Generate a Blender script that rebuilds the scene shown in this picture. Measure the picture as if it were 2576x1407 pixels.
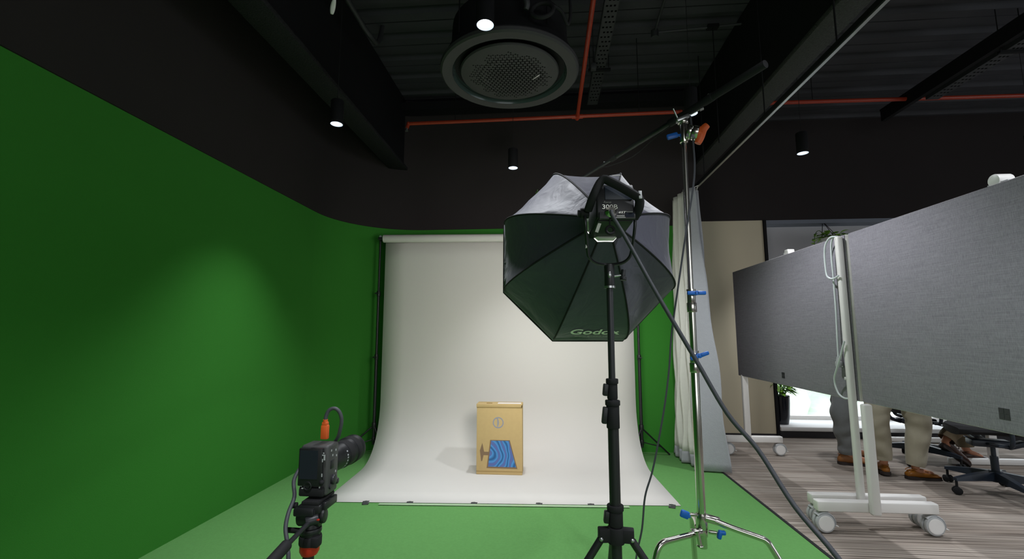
import bpy, bmesh, math, random
from mathutils import Vector, Matrix, Euler
V = Vector; PI = math.pi; R = math.radians
random.seed(7)
for o in list(bpy.data.objects): bpy.data.objects.remove(o)
scene = bpy.context.scene
COL = scene.collection

# ------------------------------------------------------------------ camera, world, lights
cam_d = bpy.data.cameras.new('camera'); cam_d.sensor_width = 36; cam_d.lens = 16
cam_d.clip_start = 0.02; cam_d.clip_end = 300
cam = bpy.data.objects.new('camera_view', cam_d); COL.objects.link(cam)
cam.location = (0, 0, 1.3); cam.rotation_euler = (R(90 + 6.85), 0, R(4.46))
scene.camera = cam
vs = scene.view_settings
vs.view_transform = 'Standard'; vs.look = 'None'; vs.gamma = 1; vs.use_curve_mapping = False
vs.exposure = 0.0
w = bpy.data.worlds.new('overcast_sky'); scene.world = w; w.use_nodes = True
bg = w.node_tree.nodes['Background']; bg.inputs[0].default_value = (0.86, 0.94, 1.0, 1); bg.inputs[1].default_value = 3.2

def area(name, loc, aim, sx, sy, power, col):
    d = bpy.data.lights.new(name, 'AREA'); d.shape = 'RECTANGLE'; d.size = sx; d.size_y = sy
    d.energy = power; d.color = col
    o = bpy.data.objects.new(name, d); COL.objects.link(o); o.location = loc
    o.rotation_euler = (V(aim) - V(loc)).to_track_quat('-Z', 'Y').to_euler(); return o
def spot(name, loc, power, col=(0.93, 0.96, 1.0), ang=95, blend=0.7, r=0.035):
    d = bpy.data.lights.new(name, 'SPOT'); d.energy = power; d.color = col
    d.spot_size = R(ang); d.spot_blend = blend; d.shadow_soft_size = r
    o = bpy.data.objects.new(name, d); COL.objects.link(o); o.location = loc; return o
# added fill lights in place of unseen windows: right side and behind the viewer
area('added_side_fill', (8.85, 1.5, 1.7), (0, 2.5, 0.6), 7.0, 2.2, 130, (0.88, 0.94, 1.0))
area('added_rear_fill', (1.6, -3.4, 2.0), (1.6, 3.0, 1.0), 4.0, 1.8, 62, (0.94, 0.97, 1.0))
# downlights in view, and the same rows continuing behind the camera and over the office
PEND = [(-1.6, 3.21), (-0.32, 4.24), (2.28, 4.08), (-0.31, 2.18), (1.06, 3.25), (4.36, 4.27)]
DL = 95
for (x, y) in PEND: spot('downlight_beam', (x, y, 2.885), DL * (1.7 if x < -1 else 1.0), ang=84 if x < -1 else (140 if x == 1.06 else 112 if x == -0.31 else 72), blend=1.0 if x < 1 else 0.6)
for (x, y) in [(1.06, 1.0), (-0.31, 0.2), (2.3, 1.6), (4.2, 2.4), (3.2, 5.4), (1.2, -1.2)]:
    spot('downlight_beam', (x, y, 2.885), DL, ang=118 if x == 1.06 else 95)

# ------------------------------------------------------------------ materials
def lin(c):
    r = []
    for v in c:
        v = v / 255.0
        r.append(v / 12.92 if v <= 0.04045 else ((v + 0.055) / 1.055) ** 2.4)
    return (*r, 1)
class NT:
    def __init__(s, name):
        s.m = bpy.data.materials.new(name); s.m.use_nodes = True; s.t = s.m.node_tree
        s.b = s.t.nodes['Principled BSDF']
    def n(s, k, **kw):
        x = s.t.nodes.new(k)
        for a, b in kw.items(): setattr(x, a, b)
        return x
    def l(s, a, b): s.t.links.new(a, b)
def mat(name, c, rough=0.5, metal=0.0, var=0.0, vscale=8, bump=0.0, bscale=60, spec=0.5, emit=0, stretch=None, sheen=0):
    M = NT(name); b = M.b; c = lin(c)
    b.inputs['Base Color'].default_value = c; b.inputs['Roughness'].default_value = rough
    b.inputs['Metallic'].default_value = metal; b.inputs['Specular IOR Level'].default_value = spec
    if sheen: b.inputs['Sheen Weight'].default_value = sheen
    if emit:
        b.inputs['Emission Color'].default_value = c; b.inputs['Emission Strength'].default_value = emit
    vec = None
    if var or bump:
        tc = M.n('ShaderNodeTexCoord'); mp = M.n('ShaderNodeMapping')
        if stretch: mp.inputs['Scale'].default_value = stretch
        M.l(tc.outputs['Object'], mp.inputs[0]); vec = mp.outputs[0]
    if var:
        n = M.n('ShaderNodeTexNoise'); n.inputs['Scale'].default_value = vscale; n.inputs['Detail'].default_value = 4
        M.l(vec, n.inputs['Vector'])
        mx = M.n('ShaderNodeMix', data_type='RGBA'); M.l(n.outputs['Fac'], mx.inputs['Factor'])
        mx.inputs['A'].default_value = tuple(x * (1 - var) for x in c[:3]) + (1,)
        mx.inputs['B'].default_value = tuple(min(1, x * (1 + var)) for x in c[:3]) + (1,)
        M.l(mx.outputs['Result'], b.inputs['Base Color'])
    if bump:
        n = M.n('ShaderNodeTexNoise'); n.inputs['Scale'].default_value = bscale; n.inputs['Detail'].default_value = 3
        M.l(vec, n.inputs['Vector'])
        bp = M.n('ShaderNodeBump'); bp.inputs['Strength'].default_value = bump; bp.inputs['Distance'].default_value = 0.01
        M.l(n.outputs['Fac'], bp.inputs['Height']); M.l(bp.outputs[0], b.inputs['Normal'])
    return M.m
M = {}
M['green_wall'] = mat('green_wall_cloth', (57, 127, 47), 0.95, var=0.12, vscale=300, bump=0.25, bscale=420, spec=0.1)
M['green_floor'] = mat('green_carpet_felt', (98, 150, 86), 1.0, var=0.10, vscale=60, bump=0.3, bscale=300, spec=0.05)
M['black_wall'] = mat('black_matte_paint', (48, 44, 44), 0.9, var=0.06, vscale=3, spec=0.15)
M['deck'] = mat('dark_grey_deck_steel', (60, 60, 64), 0.7, var=0.12, vscale=4, spec=0.25)
M['black_steel'] = mat('black_painted_steel', (22, 22, 24), 0.75, spec=0.2)
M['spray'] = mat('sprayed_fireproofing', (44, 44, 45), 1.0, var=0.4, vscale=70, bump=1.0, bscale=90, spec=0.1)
M['spray_r'] = mat('lit_sprayed_fireproofing', (70, 70, 70), 1.0, var=0.4, vscale=70, bump=1.0, bscale=90, spec=0.1)  # lighter copy: light from below put into the right underside's colour
M['camera_grey'] = mat('grey_camera_metal', (66, 66, 66), 0.5)
M['red_pipe'] = mat('red_sprinkler_paint', (150, 50, 28), 0.4, spec=0.4)
M['galv'] = mat('grey_perforated_steel', (58, 59, 61), 0.55, metal=0.3)
M['paper'] = mat('white_seamless_paper', (206, 203, 198), 0.9, spec=0.1)
M['black_pl'] = mat('black_plastic', (26, 27, 29), 0.45)
M['black_rub'] = mat('black_rubber', (30, 30, 32), 0.75, spec=0.3)
M['dark_grey'] = mat('dark_grey_metal', (48, 49, 52), 0.4, metal=0.3)
M['cable'] = mat('dark_grey_cable', (66, 68, 74), 0.55)
M['chrome'] = mat('brushed_chrome', (205, 202, 195), 0.2, metal=1.0)
M['blue_knob'] = mat('blue_plastic', (16, 98, 190), 0.4)
M['orange_pl'] = mat('orange_plastic', (214, 92, 34), 0.5)
M['red_pl'] = mat('red_anodised', (190, 40, 26), 0.35)
M['white_pl'] = mat('white_plastic', (232, 230, 228), 0.4)
M['white_metal'] = mat('white_powder_coat', (226, 223, 220), 0.45)
M['grey_pl'] = mat('light_grey_plastic', (176, 178, 180), 0.5)
M['cable_w'] = mat('white_cable', (214, 220, 222), 0.5)
M['card'] = mat('brown_cardboard', (192, 166, 118), 0.85, var=0.05, vscale=30, spec=0.1)
M['card_dark'] = mat('cardboard_shadow_gap', (120, 94, 46), 0.9, spec=0.1)
M['print_grey'] = mat('grey_print_ink', (150, 150, 158), 0.8, spec=0.1)
M['print_frame'] = mat('brown_print_ink', (128, 106, 84), 0.8, spec=0.1)
M['white_label'] = mat('white_label', (225, 220, 218), 0.7)
M['tape'] = mat('black_gaffer_tape', (52, 54, 54), 0.6)
M['clear_tape'] = mat('clear_tape', (160, 190, 150), 0.25)
M['text'] = mat('pale_grey_lettering', (244, 242, 234), 0.6)
M['text_dim'] = mat('dim_grey_lettering', (160, 160, 156), 0.6)
M['curtain'] = mat('off_white_curtain_cloth', (205, 205, 198), 0.9, var=0.05, vscale=40, bump=0.15, bscale=200, sheen=0.2, spec=0.1)
M['curtain_g'] = mat('grey_curtain_cloth', (156, 158, 164), 0.85, var=0.06, vscale=30, bump=0.2, bscale=120, sheen=0.3, spec=0.1)
M['beige'] = mat('beige_wall_panel', (208, 198, 172), 0.7, var=0.02, vscale=4)
M['white_wall'] = mat('white_paint', (214, 213, 212), 0.7)
M['pelmet'] = mat('grey_blue_pelmet', (112, 118, 130), 0.6)
M['skirt'] = mat('dark_skirting', (44, 42, 46), 0.6)
M['navy'] = mat('dark_blue_grey_plastic', (30, 40, 54), 0.45)
M['pot'] = mat('glossy_black_ceramic', (22, 28, 38), 0.15)
M['leaf'] = mat('green_leaf', (120, 168, 52), 0.5, var=0.45, vscale=9)
M['leaf_d'] = mat('dark_green_leaf', (62, 96, 40), 0.5, var=0.4, vscale=9)
M['trees'] = mat('glare_white_foliage', (228, 236, 226), 0.9, var=0.15, vscale=2)  # near-white colour carries the overexposed outdoor glare
M['ac'] = mat('grey_ac_plastic', (62, 61, 63), 0.55, spec=0.3)
M['ac_in'] = mat('glossy_grey_air_slot', (66, 80, 80), 0.2, spec=0.5)
M['hole'] = mat('dark_opening', (8, 8, 9), 0.9, spec=0.05)
M['skin'] = mat('skin', (190, 130, 100), 0.6, var=0.05, vscale=20)
M['trouser_grey'] = mat('grey_trouser_cloth', (118, 120, 122), 0.75, var=0.08, vscale=40, bump=0.15, bscale=300, sheen=0.2)
M['trouser_beige'] = mat('beige_chino_cloth', (176, 168, 148), 0.85, var=0.06, vscale=40, bump=0.15, bscale=300, sheen=0.1)
M['trouser_brown'] = mat('brown_trouser_cloth', (112, 98, 76), 0.85, var=0.08, vscale=40)
M['tan'] = mat('tan_leather', (150, 98, 54), 0.5, var=0.12, vscale=18)
M['amber'] = mat('polished_amber_leather', (148, 92, 28), 0.3, var=0.4, vscale=12)
M['brown_toe'] = mat('dark_brown_leather', (66, 42, 32), 0.4, var=0.2, vscale=12)
M['sole'] = mat('dark_shoe_sole', (50, 40, 38), 0.7)
M['shirt_b'] = mat('blue_shirt_cloth', (96, 120, 156), 0.85)
M['shirt_w'] = mat('white_shirt_cloth', (214, 214, 212), 0.85)
M['shirt_d'] = mat('charcoal_shirt_cloth', (60, 62, 68), 0.85)
M['hair'] = mat('black_hair', (24, 20, 18), 0.6)
M['screen'] = mat('dark_glass_screen', (38, 42, 50), 0.12, spec=0.6)
M['steel'] = mat('dull_silver_steel', (170, 172, 172), 0.3, metal=0.9)
M['lens_glass'] = mat('lens_glass', (14, 16, 26), 0.05, spec=0.8)
M['refl'] = mat('glowing_lamp_reflector', (205, 215, 228), 0.3, emit=0.55)  # faint emission stands in for LED light on the reflector
M['led'] = mat('lit_led', (240, 246, 255), 0.5, emit=6.0)
M['diffuser'] = mat('lit_softbox_diffuser', (255, 250, 242), 0.8, emit=3.0)
def display_fabric():
    N = NT('heather_grey_woven_fabric'); tc = N.n('ShaderNodeTexCoord')
    outs = []
    for sc in ((9, 9, 700), (500, 500, 60)):
        mp = N.n('ShaderNodeMapping'); mp.inputs['Scale'].default_value = sc; N.l(tc.outputs['Object'], mp.inputs[0])
        n = N.n('ShaderNodeTexNoise'); n.inputs['Scale'].default_value = 1; n.inputs['Detail'].default_value = 3
        N.l(mp.outputs[0], n.inputs['Vector']); outs.append(n.outputs['Fac'])
    ad = N.n('ShaderNodeMath', operation='ADD'); N.l(outs[0], ad.inputs[0]); N.l(outs[1], ad.inputs[1])
    r = N.n('ShaderNodeValToRGB'); r.color_ramp.elements[0].position = 0.35; r.color_ramp.elements[1].position = 0.75
    ml = N.n('ShaderNodeMath', operation='MULTIPLY'); ml.inputs[1].default_value = 0.5
    N.l(ad.outputs[0], ml.inputs[0]); N.l(ml.outputs[0], r.inputs[0])
    r.color_ramp.elements[0].color = lin((124, 121, 129)); r.color_ramp.elements[1].color = lin((170, 166, 175))
    N.l(r.outputs[0], N.b.inputs['Base Color']); N.b.inputs['Roughness'].default_value = 0.95
    N.b.inputs['Specular IOR Level'].default_value = 0.1
    return N.m
M['fabric'] = display_fabric()
def carpet():
    N = NT('striped_grey_brown_carpet_planks'); tc = N.n('ShaderNodeTexCoord')
    def noise(sc, det=3):
        mp = N.n('ShaderNodeMapping'); mp.inputs['Scale'].default_value = sc; N.l(tc.outputs['Object'], mp.inputs[0])
        n = N.n('ShaderNodeTexNoise'); n.inputs['Scale'].default_value = 1; n.inputs['Detail'].default_value = det
        N.l(mp.outputs[0], n.inputs['Vector']); return n.outputs['Fac']
    a = noise((1.1, 72, 1)); bnz = noise((0.5, 9, 1), 2); c = noise((200, 200, 1))
    r = N.n('ShaderNodeValToRGB'); N.l(a, r.inputs[0])
    e = r.color_ramp.elements; e[0].position = 0.36; e[0].color = lin((118, 109, 102)); e[1].position = 0.62; e[1].color = lin((188, 178, 168))
    r2 = N.n('ShaderNodeValToRGB'); N.l(bnz, r2.inputs[0])
    e = r2.color_ramp.elements; e[0].position = 0.35; e[0].color = (0.72, 0.69, 0.67, 1); e[1].position = 0.65; e[1].color = (1, 1, 1, 1)
    mx = N.n('ShaderNodeMix', data_type='RGBA', blend_type='MULTIPLY'); mx.inputs['Factor'].default_value = 1
    N.l(r.outputs[0], mx.inputs['A']); N.l(r2.outputs[0], mx.inputs['B'])
    br = N.n('ShaderNodeTexBrick'); br.inputs['Scale'].default_value = 1; br.inputs['Mortar Size'].default_value = 0.0015
    br.inputs['Brick Width'].default_value = 1.0; br.inputs['Row Height'].default_value = 0.5
    br.inputs['Color1'].default_value = (1, 1, 1, 1); br.inputs['Color2'].default_value = (0.88, 0.87, 0.86, 1); br.inputs['Mortar'].default_value = (0.7, 0.7, 0.7, 1)
    N.l(tc.outputs['Object'], br.inputs['Vector'])
    m2 = N.n('ShaderNodeMix', data_type='RGBA', blend_type='MULTIPLY'); m2.inputs['Factor'].default_value = 1
    N.l(mx.outputs['Result'], m2.inputs['A']); N.l(br.outputs['Color'], m2.inputs['B'])
    N.l(m2.outputs['Result'], N.b.inputs['Base Color']); N.b.inputs['Roughness'].default_value = 0.95
    N.b.inputs['Specular IOR Level'].default_value = 0.1
    bp = N.n('ShaderNodeBump'); bp.inputs['Strength'].default_value = 0.4; bp.inputs['Distance'].default_value = 0.005
    ad = N.n('ShaderNodeMath', operation='ADD'); N.l(a, ad.inputs[0]); N.l(c, ad.inputs[1])
    N.l(ad.outputs[0], bp.inputs['Height']); N.l(bp.outputs[0], N.b.inputs['Normal'])
    return N.m
M['carpet'] = carpet()
def softbox_cloth():
    N = NT('black_nylon_cloth'); tc = N.n('ShaderNodeTexCoord'); b = N.b
    b.inputs['Base Color'].default_value = lin((66, 66, 80)); b.inputs['Roughness'].default_value = 0.62
    b.inputs['Specular IOR Level'].default_value = 0.55; b.inputs['Sheen Weight'].default_value = 0.15
    n = N.n('ShaderNodeTexNoise'); n.inputs['Scale'].default_value = 9; n.inputs['Detail'].default_value = 3; n.inputs['Distortion'].default_value = 1.2
    N.l(tc.outputs['Object'], n.inputs['Vector'])
    bp = N.n('ShaderNodeBump'); bp.inputs['Strength'].default_value = 0.22; bp.inputs['Distance'].default_value = 0.03
    N.l(n.outputs['Fac'], bp.inputs['Height']); N.l(bp.outputs[0], b.inputs['Normal'])
    return N.m
M['softbox'] = softbox_cloth()
def swirl():
    N = NT('blue_swirl_print'); tc = N.n('ShaderNodeTexCoord')
    wv = N.n('ShaderNodeTexWave', wave_type='RINGS', rings_direction='Y'); wv.inputs['Scale'].default_value = 5.0; wv.inputs['Distortion'].default_value = 5.0
    wv.inputs['Detail'].default_value = 1.0; wv.inputs['Detail Scale'].default_value = 1.3
    mp = N.n('ShaderNodeMapping'); mp.inputs['Location'].default_value = (0.09, 0, -0.19); N.l(tc.outputs['Object'], mp.inputs[0])
    N.l(mp.outputs[0], wv.inputs['Vector'])
    r = N.n('ShaderNodeValToRGB'); N.l(wv.outputs['Fac'], r.inputs[0])
    e = r.color_ramp.elements; e[0].position = 0.0; e[0].color = lin((34, 86, 138)); e[1].position = 1; e[1].color = lin((88, 100, 160))
    for p, c in ((0.14, (52, 124, 184)), (0.5, (80, 144, 204)), (0.78, (66, 112, 172))):
        x = e.new(p); x.color = lin(c)
    N.l(r.outputs[0], N.b.inputs['Base Color']); N.b.inputs['Roughness'].default_value = 0.7
    return N.m
M['swirl'] = swirl()
def glass():
    N = NT('window_glass'); t = N.t
    tr = N.n('ShaderNodeBsdfTransparent'); gl = N.n('ShaderNodeBsdfGlossy'); gl.inputs['Roughness'].default_value = 0.02
    mx = N.n('ShaderNodeMixShader'); mx.inputs[0].default_value = 0.07
    N.l(tr.outputs[0], mx.inputs[1]); N.l(gl.outputs[0], mx.inputs[2])
    N.l(mx.outputs[0], t.nodes['Material Output'].inputs[0]); return N.m
M['glass'] = glass()
def blind():
    N = NT('grey_screen_blind'); t = N.t; N.b.inputs['Base Color'].default_value = lin((176, 174, 174)); N.b.inputs['Roughness'].default_value = 0.9
    tl = N.n('ShaderNodeBsdfTranslucent'); tl.inputs[0].default_value = lin((150, 148, 150))
    mx = N.n('ShaderNodeMixShader'); mx.inputs[0].default_value = 0.4
    N.l(N.b.outputs[0], mx.inputs[1]); N.l(tl.outputs[0], mx.inputs[2]); N.l(mx.outputs[0], t.nodes['Material Output'].inputs[0]); return N.m
M['blind'] = blind()

# ------------------------------------------------------------------ mesh helpers
W = {}                                                   # world matrix of every parent
def smooth_path(pts, n=6):
    P = [V(p) for p in pts]; out = []
    for i in range(len(P) - 1):
        p0 = P[max(i - 1, 0)]; p1 = P[i]; p2 = P[i + 1]; p3 = P[min(i + 2, len(P) - 1)]
        for k in range(n):
            t = k / n
            out.append(0.5 * ((2 * p1) + (p2 - p0) * t + (2 * p0 - 5 * p1 + 4 * p2 - p3) * t * t + (3 * p1 - p0 - 3 * p2 + p3) * t ** 3))
    out.append(P[-1]); return out
class MB:
    def __init__(s): s.b = bmesh.new()
    def _merge(s, t, mtx=None):
        me = bpy.data.meshes.new('t'); t.to_mesh(me); t.free()
        if mtx is not None: me.transform(mtx)
        s.b.from_mesh(me); bpy.data.meshes.remove(me); return s
    def box(s, c, size, rot=(0, 0, 0), bev=0.0, seg=2, taper=None):
        t = bmesh.new(); bmesh.ops.create_cube(t, size=1)
        for v in t.verts:
            v.co = V((v.co.x * size[0], v.co.y * size[1], v.co.z * size[2]))
            if taper and v.co.z > 0: v.co.x *= taper[0]; v.co.y *= taper[1]
        if bev: bmesh.ops.bevel(t, geom=t.edges[:], offset=bev, segments=seg, affect='EDGES', profile=0.5)
        return s._merge(t, Matrix.Translation(c) @ Euler(rot).to_matrix().to_4x4())
    def cyl(s, a, b, r0, r1=None, n=20, bev=0.0):
        a = V(a); b = V(b); d = b - a; r1 = r0 if r1 is None else r1
        t = bmesh.new(); bmesh.ops.create_cone(t, cap_ends=True, segments=n, radius1=r0, radius2=r1, depth=d.length)
        if bev:
            ed = [e for e in t.edges if abs(e.verts[0].co.z - e.verts[1].co.z) < 1e-6]
            bmesh.ops.bevel(t, geom=ed, offset=bev, segments=2, affect='EDGES', profile=0.5)
        q = V((0, 0, 1)).rotation_difference(d.normalized())
        return s._merge(t, Matrix.Translation((a + b) / 2) @ q.to_matrix().to_4x4())
    def sph(s, c, r, sc=(1, 1, 1), n=16):
        t = bmesh.new(); bmesh.ops.create_uvsphere(t, u_segments=n, v_segments=max(6, n // 2), radius=r)
        return s._merge(t, Matrix.Translation(c) @ Matrix.Diagonal((*sc, 1)))
    def loft(s, rings, cap=True, closed=True):
        t = s.b; vr = [[t.verts.new(p) for p in ring] for ring in rings]; n = len(vr[0])
        for i in range(len(vr) - 1):
            for k in range(n if closed else n - 1):
                k2 = (k + 1) % n
                t.faces.new((vr[i][k], vr[i][k2], vr[i + 1][k2], vr[i + 1][k]))
        if cap and closed:
            t.faces.new(list(reversed(vr[0]))); t.faces.new(vr[-1])
        return s
    def tube(s, pts, r, n=10, sm=6, cap=True, flat=None):
        P = smooth_path(pts, sm) if sm else [V(p) for p in pts]
        rad = r if callable(r) else (lambda t: r)
        rings = []; up = None
        for i, p in enumerate(P):
            d = (P[min(i + 1, len(P) - 1)] - P[max(i - 1, 0)]).normalized()
            if up is None:
                up = V((0, 0, 1)) if abs(d.z) < 0.9 else V((1, 0, 0))
            x = d.cross(up).normalized(); up = x.cross(d).normalized()
            rr = rad(i / (len(P) - 1))
            fx, fy = flat or (1, 1)
            rings.append([p + x * math.cos(2 * PI * k / n) * rr * fx + up * math.sin(2 * PI * k / n) * rr * fy for k in range(n)])
        return s.loft(rings, cap)
    def lathe(s, prof, c=(0, 0, 0), n=32, axis=(0, 0, 1), cap=True):
        rings = [[V((r * math.cos(2 * PI * k / n), r * math.sin(2 * PI * k / n), z)) for k in range(n)] for r, z in prof]
        t = MB(); t.loft(rings, cap); bmesh.ops.remove_doubles(t.b, verts=t.b.verts[:], dist=1e-6)
        q = V((0, 0, 1)).rotation_difference(V(axis).normalized())
        return s._merge(t.b, Matrix.Translation(c) @ q.to_matrix().to_4x4())
    def prism(s, poly, thick, mtx=None):                 # polygon in xy, extruded along +z
        t = MB(); t.loft([[V((x, y, 0)) for x, y in poly], [V((x, y, thick)) for x, y in poly]])
        return s._merge(t.b, mtx if mtx is not None else Matrix())
    def torus(s, c, R0, r, axis=(0, 0, 1), n=32, m=8):
        q = V((0, 0, 1)).rotation_difference(V(axis).normalized())
        rings = []
        for i in range(n + 1):
            a = 2 * PI * i / n
            rings.append([V(c) + q @ V(((R0 + r * math.cos(2 * PI * k / m)) * math.cos(a), (R0 + r * math.cos(2 * PI * k / m)) * math.sin(a), r * math.sin(2 * PI * k / m))) for k in range(m)])
        s.loft(rings, cap=False); bmesh.ops.remove_doubles(s.b, verts=s.b.verts[:], dist=1e-7); return s
    def xf(s, mtx): bmesh.ops.transform(s.b, matrix=mtx, verts=s.b.verts[:]); return s
    def build(s, name, m, parent=None, smooth=True, ang=38, **props):
        bmesh.ops.recalc_face_normals(s.b, faces=s.b.faces[:])
        me = bpy.data.meshes.new(name); s.b.to_mesh(me); s.b.free()
        o = bpy.data.objects.new(name, me); COL.objects.link(o)
        if m is not None: me.materials.append(M[m] if isinstance(m, str) else m)
        if parent is not None:
            me.transform(W[parent.name].inverted()); o.parent = parent; W[o.name] = W[parent.name]
        else: W[o.name] = Matrix()
        if smooth:
            me.polygons.foreach_set('use_smooth', [True] * len(me.polygons)); me.set_sharp_from_angle(angle=R(ang))
        for k, v in props.items(): o[k] = v
        return o
def thing(name, loc, label, cat, group=None, rz=0):
    o = bpy.data.objects.new(name, None); COL.objects.link(o); o.location = loc; o.rotation_euler = (0, 0, rz)
    o.empty_display_size = 0.1
    W[o.name] = Matrix.Translation(loc) @ Matrix.Rotation(rz, 4, 'Z')
    o['label'] = label; o['category'] = cat
    if group: o['group'] = group
    return o
def tag(o, label, cat, group=None, kind=None):
    o['label'] = label; o['category'] = cat
    if group: o['group'] = group
    if kind: o['kind'] = kind
    return o
def recenter(o):                                          # move the origin of a one-mesh thing to the base of its mesh
    me = o.data; xs = [v.co for v in me.vertices]
    c = V((sum(p.x for p in xs) / len(xs), sum(p.y for p in xs) / len(xs), min(p.z for p in xs)))
    me.transform(Matrix.Translation(-c)); o.location = c; W[o.name] = Matrix.Translation(c); return o
def copy_tree(o, parent=None):
    c = o.copy(); COL.objects.link(c); c.parent = parent
    W[c.name] = W.get(o.name, Matrix())
    for ch in list(o.children): copy_tree(ch, c)
    return c
def struct(o): o['kind'] = 'structure'; return o
def text_part(name, body, size, mtx, m, parent, ext=0.0004, shear=0.0, sx=1.0, bold=0.0):
    cu = bpy.data.curves.new('lettering', 'FONT'); cu.body = body; cu.size = size; cu.extrude = ext; cu.shear = shear
    cu.align_x = 'CENTER'; cu.align_y = 'CENTER'; cu.offset = bold
    t = bpy.data.objects.new('lettering_source', cu); COL.objects.link(t)
    dg = bpy.context.evaluated_depsgraph_get(); me = bpy.data.meshes.new_from_object(t.evaluated_get(dg))
    bpy.data.objects.remove(t); bpy.data.curves.remove(cu)
    me.transform(Matrix.Diagonal((sx, 1, 1, 1))); me.transform(mtx); me.transform(W[parent.name].inverted())
    me.name = name; me.materials.clear(); me.materials.append(M[m])
    o = bpy.data.objects.new(name, me); COL.objects.link(o); o.parent = parent; W[o.name] = W[parent.name]; return o
def frame(origin, xdir, ydir):                            # matrix whose local x,y lie along the two directions
    x = V(xdir).normalized(); z = x.cross(V(ydir)).normalized(); y = z.cross(x)
    m = Matrix((x, y, z)).transposed().to_4x4(); m.translation = V(origin); return m

# ------------------------------------------------------------------ room shell
XL, YB, ZG, ZC = -2.38, 5.32, 2.555, 4.2                  # left wall, back wall, top of green cloth, ceiling deck
YW = 6.2                                                  # office window wall
struct(MB().box((3.3, 1.9, -0.05), (11.9, 11.2, 0.1)).build('floor', 'carpet', smooth=False))
gm = MB().box(((XL + 1.62) / 2, 2.0, 0.003), (1.62 - XL, 2 * (YB - 2.0), 0.006)).build('green_carpet', 'green_floor', smooth=False)
gm['kind'] = 'structure'
struct(MB().box((1.632, 1.8, 0.005), (0.024, 5.9, 0.010), bev=0.003).build('trim_1', 'black_rub'))
# curved studio wall: left wall, rounded corner, back wall (green cloth below, black paint above)
RC = 0.9
path = [(XL, -3.5), (XL, YB - RC)]
path += [(XL + RC - RC * math.cos(a), YB - RC + RC * math.sin(a)) for a in [PI / 2 * i / 14 for i in range(1, 15)]]
path += [(1.72, YB)]
def offs(pts, d):
    out = []
    for i, p in enumerate(pts):
        a = V(pts[max(i - 1, 0)]); b = V(pts[min(i + 1, len(pts) - 1)]); t = (b - a).normalized()
        out.append((p[0] - t.y * d, p[1] + t.x * d))
    return out
def wall_strip(pts, z0, z1, th):
    m = MB(); o = offs(pts, th)
    m.loft([[V((*p, z0)), V((*q, z0)), V((*q, z1)), V((*p, z1))] for p, q in zip(pts, o)]); return m
struct(wall_strip(path[:2], 0, ZG, 0.12).build('wall_left', 'green_wall'))
struct(wall_strip(path[1:], 0, ZG, 0.12).build('wall_back', 'green_wall'))
inner = offs(path, -0.012)
struct(wall_strip(inner[:2], ZG, ZC, 0.13).build('wall_upper_left', 'black_wall'))
struct(wall_strip(inner[1:], ZG, ZC, 0.13).build('wall_upper_back', 'black_wall'))
# return wall between studio and office, behind the curtain
struct(MB().box((1.70, 5.76, 2.1), (0.1, 0.88, 4.2)).build('wall_return', 'black_wall', smooth=False))
# office end wall: black bulkhead, beige panel, post, window
struct(MB().box((5.4, YW + 0.1, (2.815 + ZC) / 2), (7.4, 0.2, ZC - 2.815)).build('wall_bulkhead', 'black_wall', smooth=False))
struct(MB().box((2.31, YW + 0.06, 1.43), (1.14, 0.12, 2.77), bev=0.004).build('wall_panel', 'beige'))
struct(MB().box((2.31, YW + 0.05, 0.025), (1.14, 0.09, 0.05)).build('baseboard_panel', 'skirt', smooth=False))
struct(MB().box((2.90, YW + 0.1, 1.408), (0.035, 0.24, 2.814)).build('trim_2', 'black_steel', smooth=False))
struct(MB().box((5.95, YW + 0.11, 2.79), (6.07, 0.20, 0.05)).build('trim_3', 'pelmet', smooth=False))
struct(MB().box((5.95, 6.46, 0.115), (6.07, 0.62, 0.05), bev=0.006).build('window_sill', 'white_wall'))
struct(MB().box((5.95, 6.27, 0.045), (6.07, 0.10, 0.09)).build('baseboard_window', 'skirt', smooth=False))
wm = MB()
for x in (2.95, 4.55, 6.15, 7.75, 8.95): wm.box((x, 6.74, 1.45), (0.06, 0.08, 2.62))
wm.box((5.95, 6.74, 0.165), (6.06, 0.08, 0.05)); wm.box((5.95, 6.74, 2.74), (6.06, 0.08, 0.06))
wf = struct(wm.build('window_1', 'white_metal', smooth=False))
for a, b in ((2.95, 4.55), (4.55, 6.15), (6.15, 7.75), (7.75, 8.95)):
    MB().box(((a + b) / 2, 6.74, 1.45), (b - a - 0.06, 0.012, 2.52)).build('glass_pane', 'glass', wf, smooth=False)
struct(MB().box((3.3, -3.56, 2.15), (11.9, 0.12, 4.3)).build('wall_rear', 'white_wall', smooth=False))
struct(MB().box((9.04, 1.5, 2.15), (0.12, 10.6, 4.3)).build('wall_right', 'white_wall', smooth=False))
# ribbed composite steel deck
P0 = 0.345
prof = []; y = -3.5
while y < 6.3:
    prof += [(y, ZC), (y + 0.095, ZC), (y + 0.097, ZC + 0.016), (y + 0.108, ZC + 0.016), (y + 0.110, ZC), (y + 0.20, ZC), (y + 0.225, ZC + 0.055), (y + 0.32, ZC + 0.055)]
    y += P0
dk = MB()
dk.loft([[V((x, py, pz)) for py, pz in prof] + [V((x, prof[-1][0], ZC + 0.12)), V((x, prof[0][0], ZC + 0.12))] for x in (XL - 0.1, 9.1)])
struct(dk.build('ceiling', 'deck', smooth=False))
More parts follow.
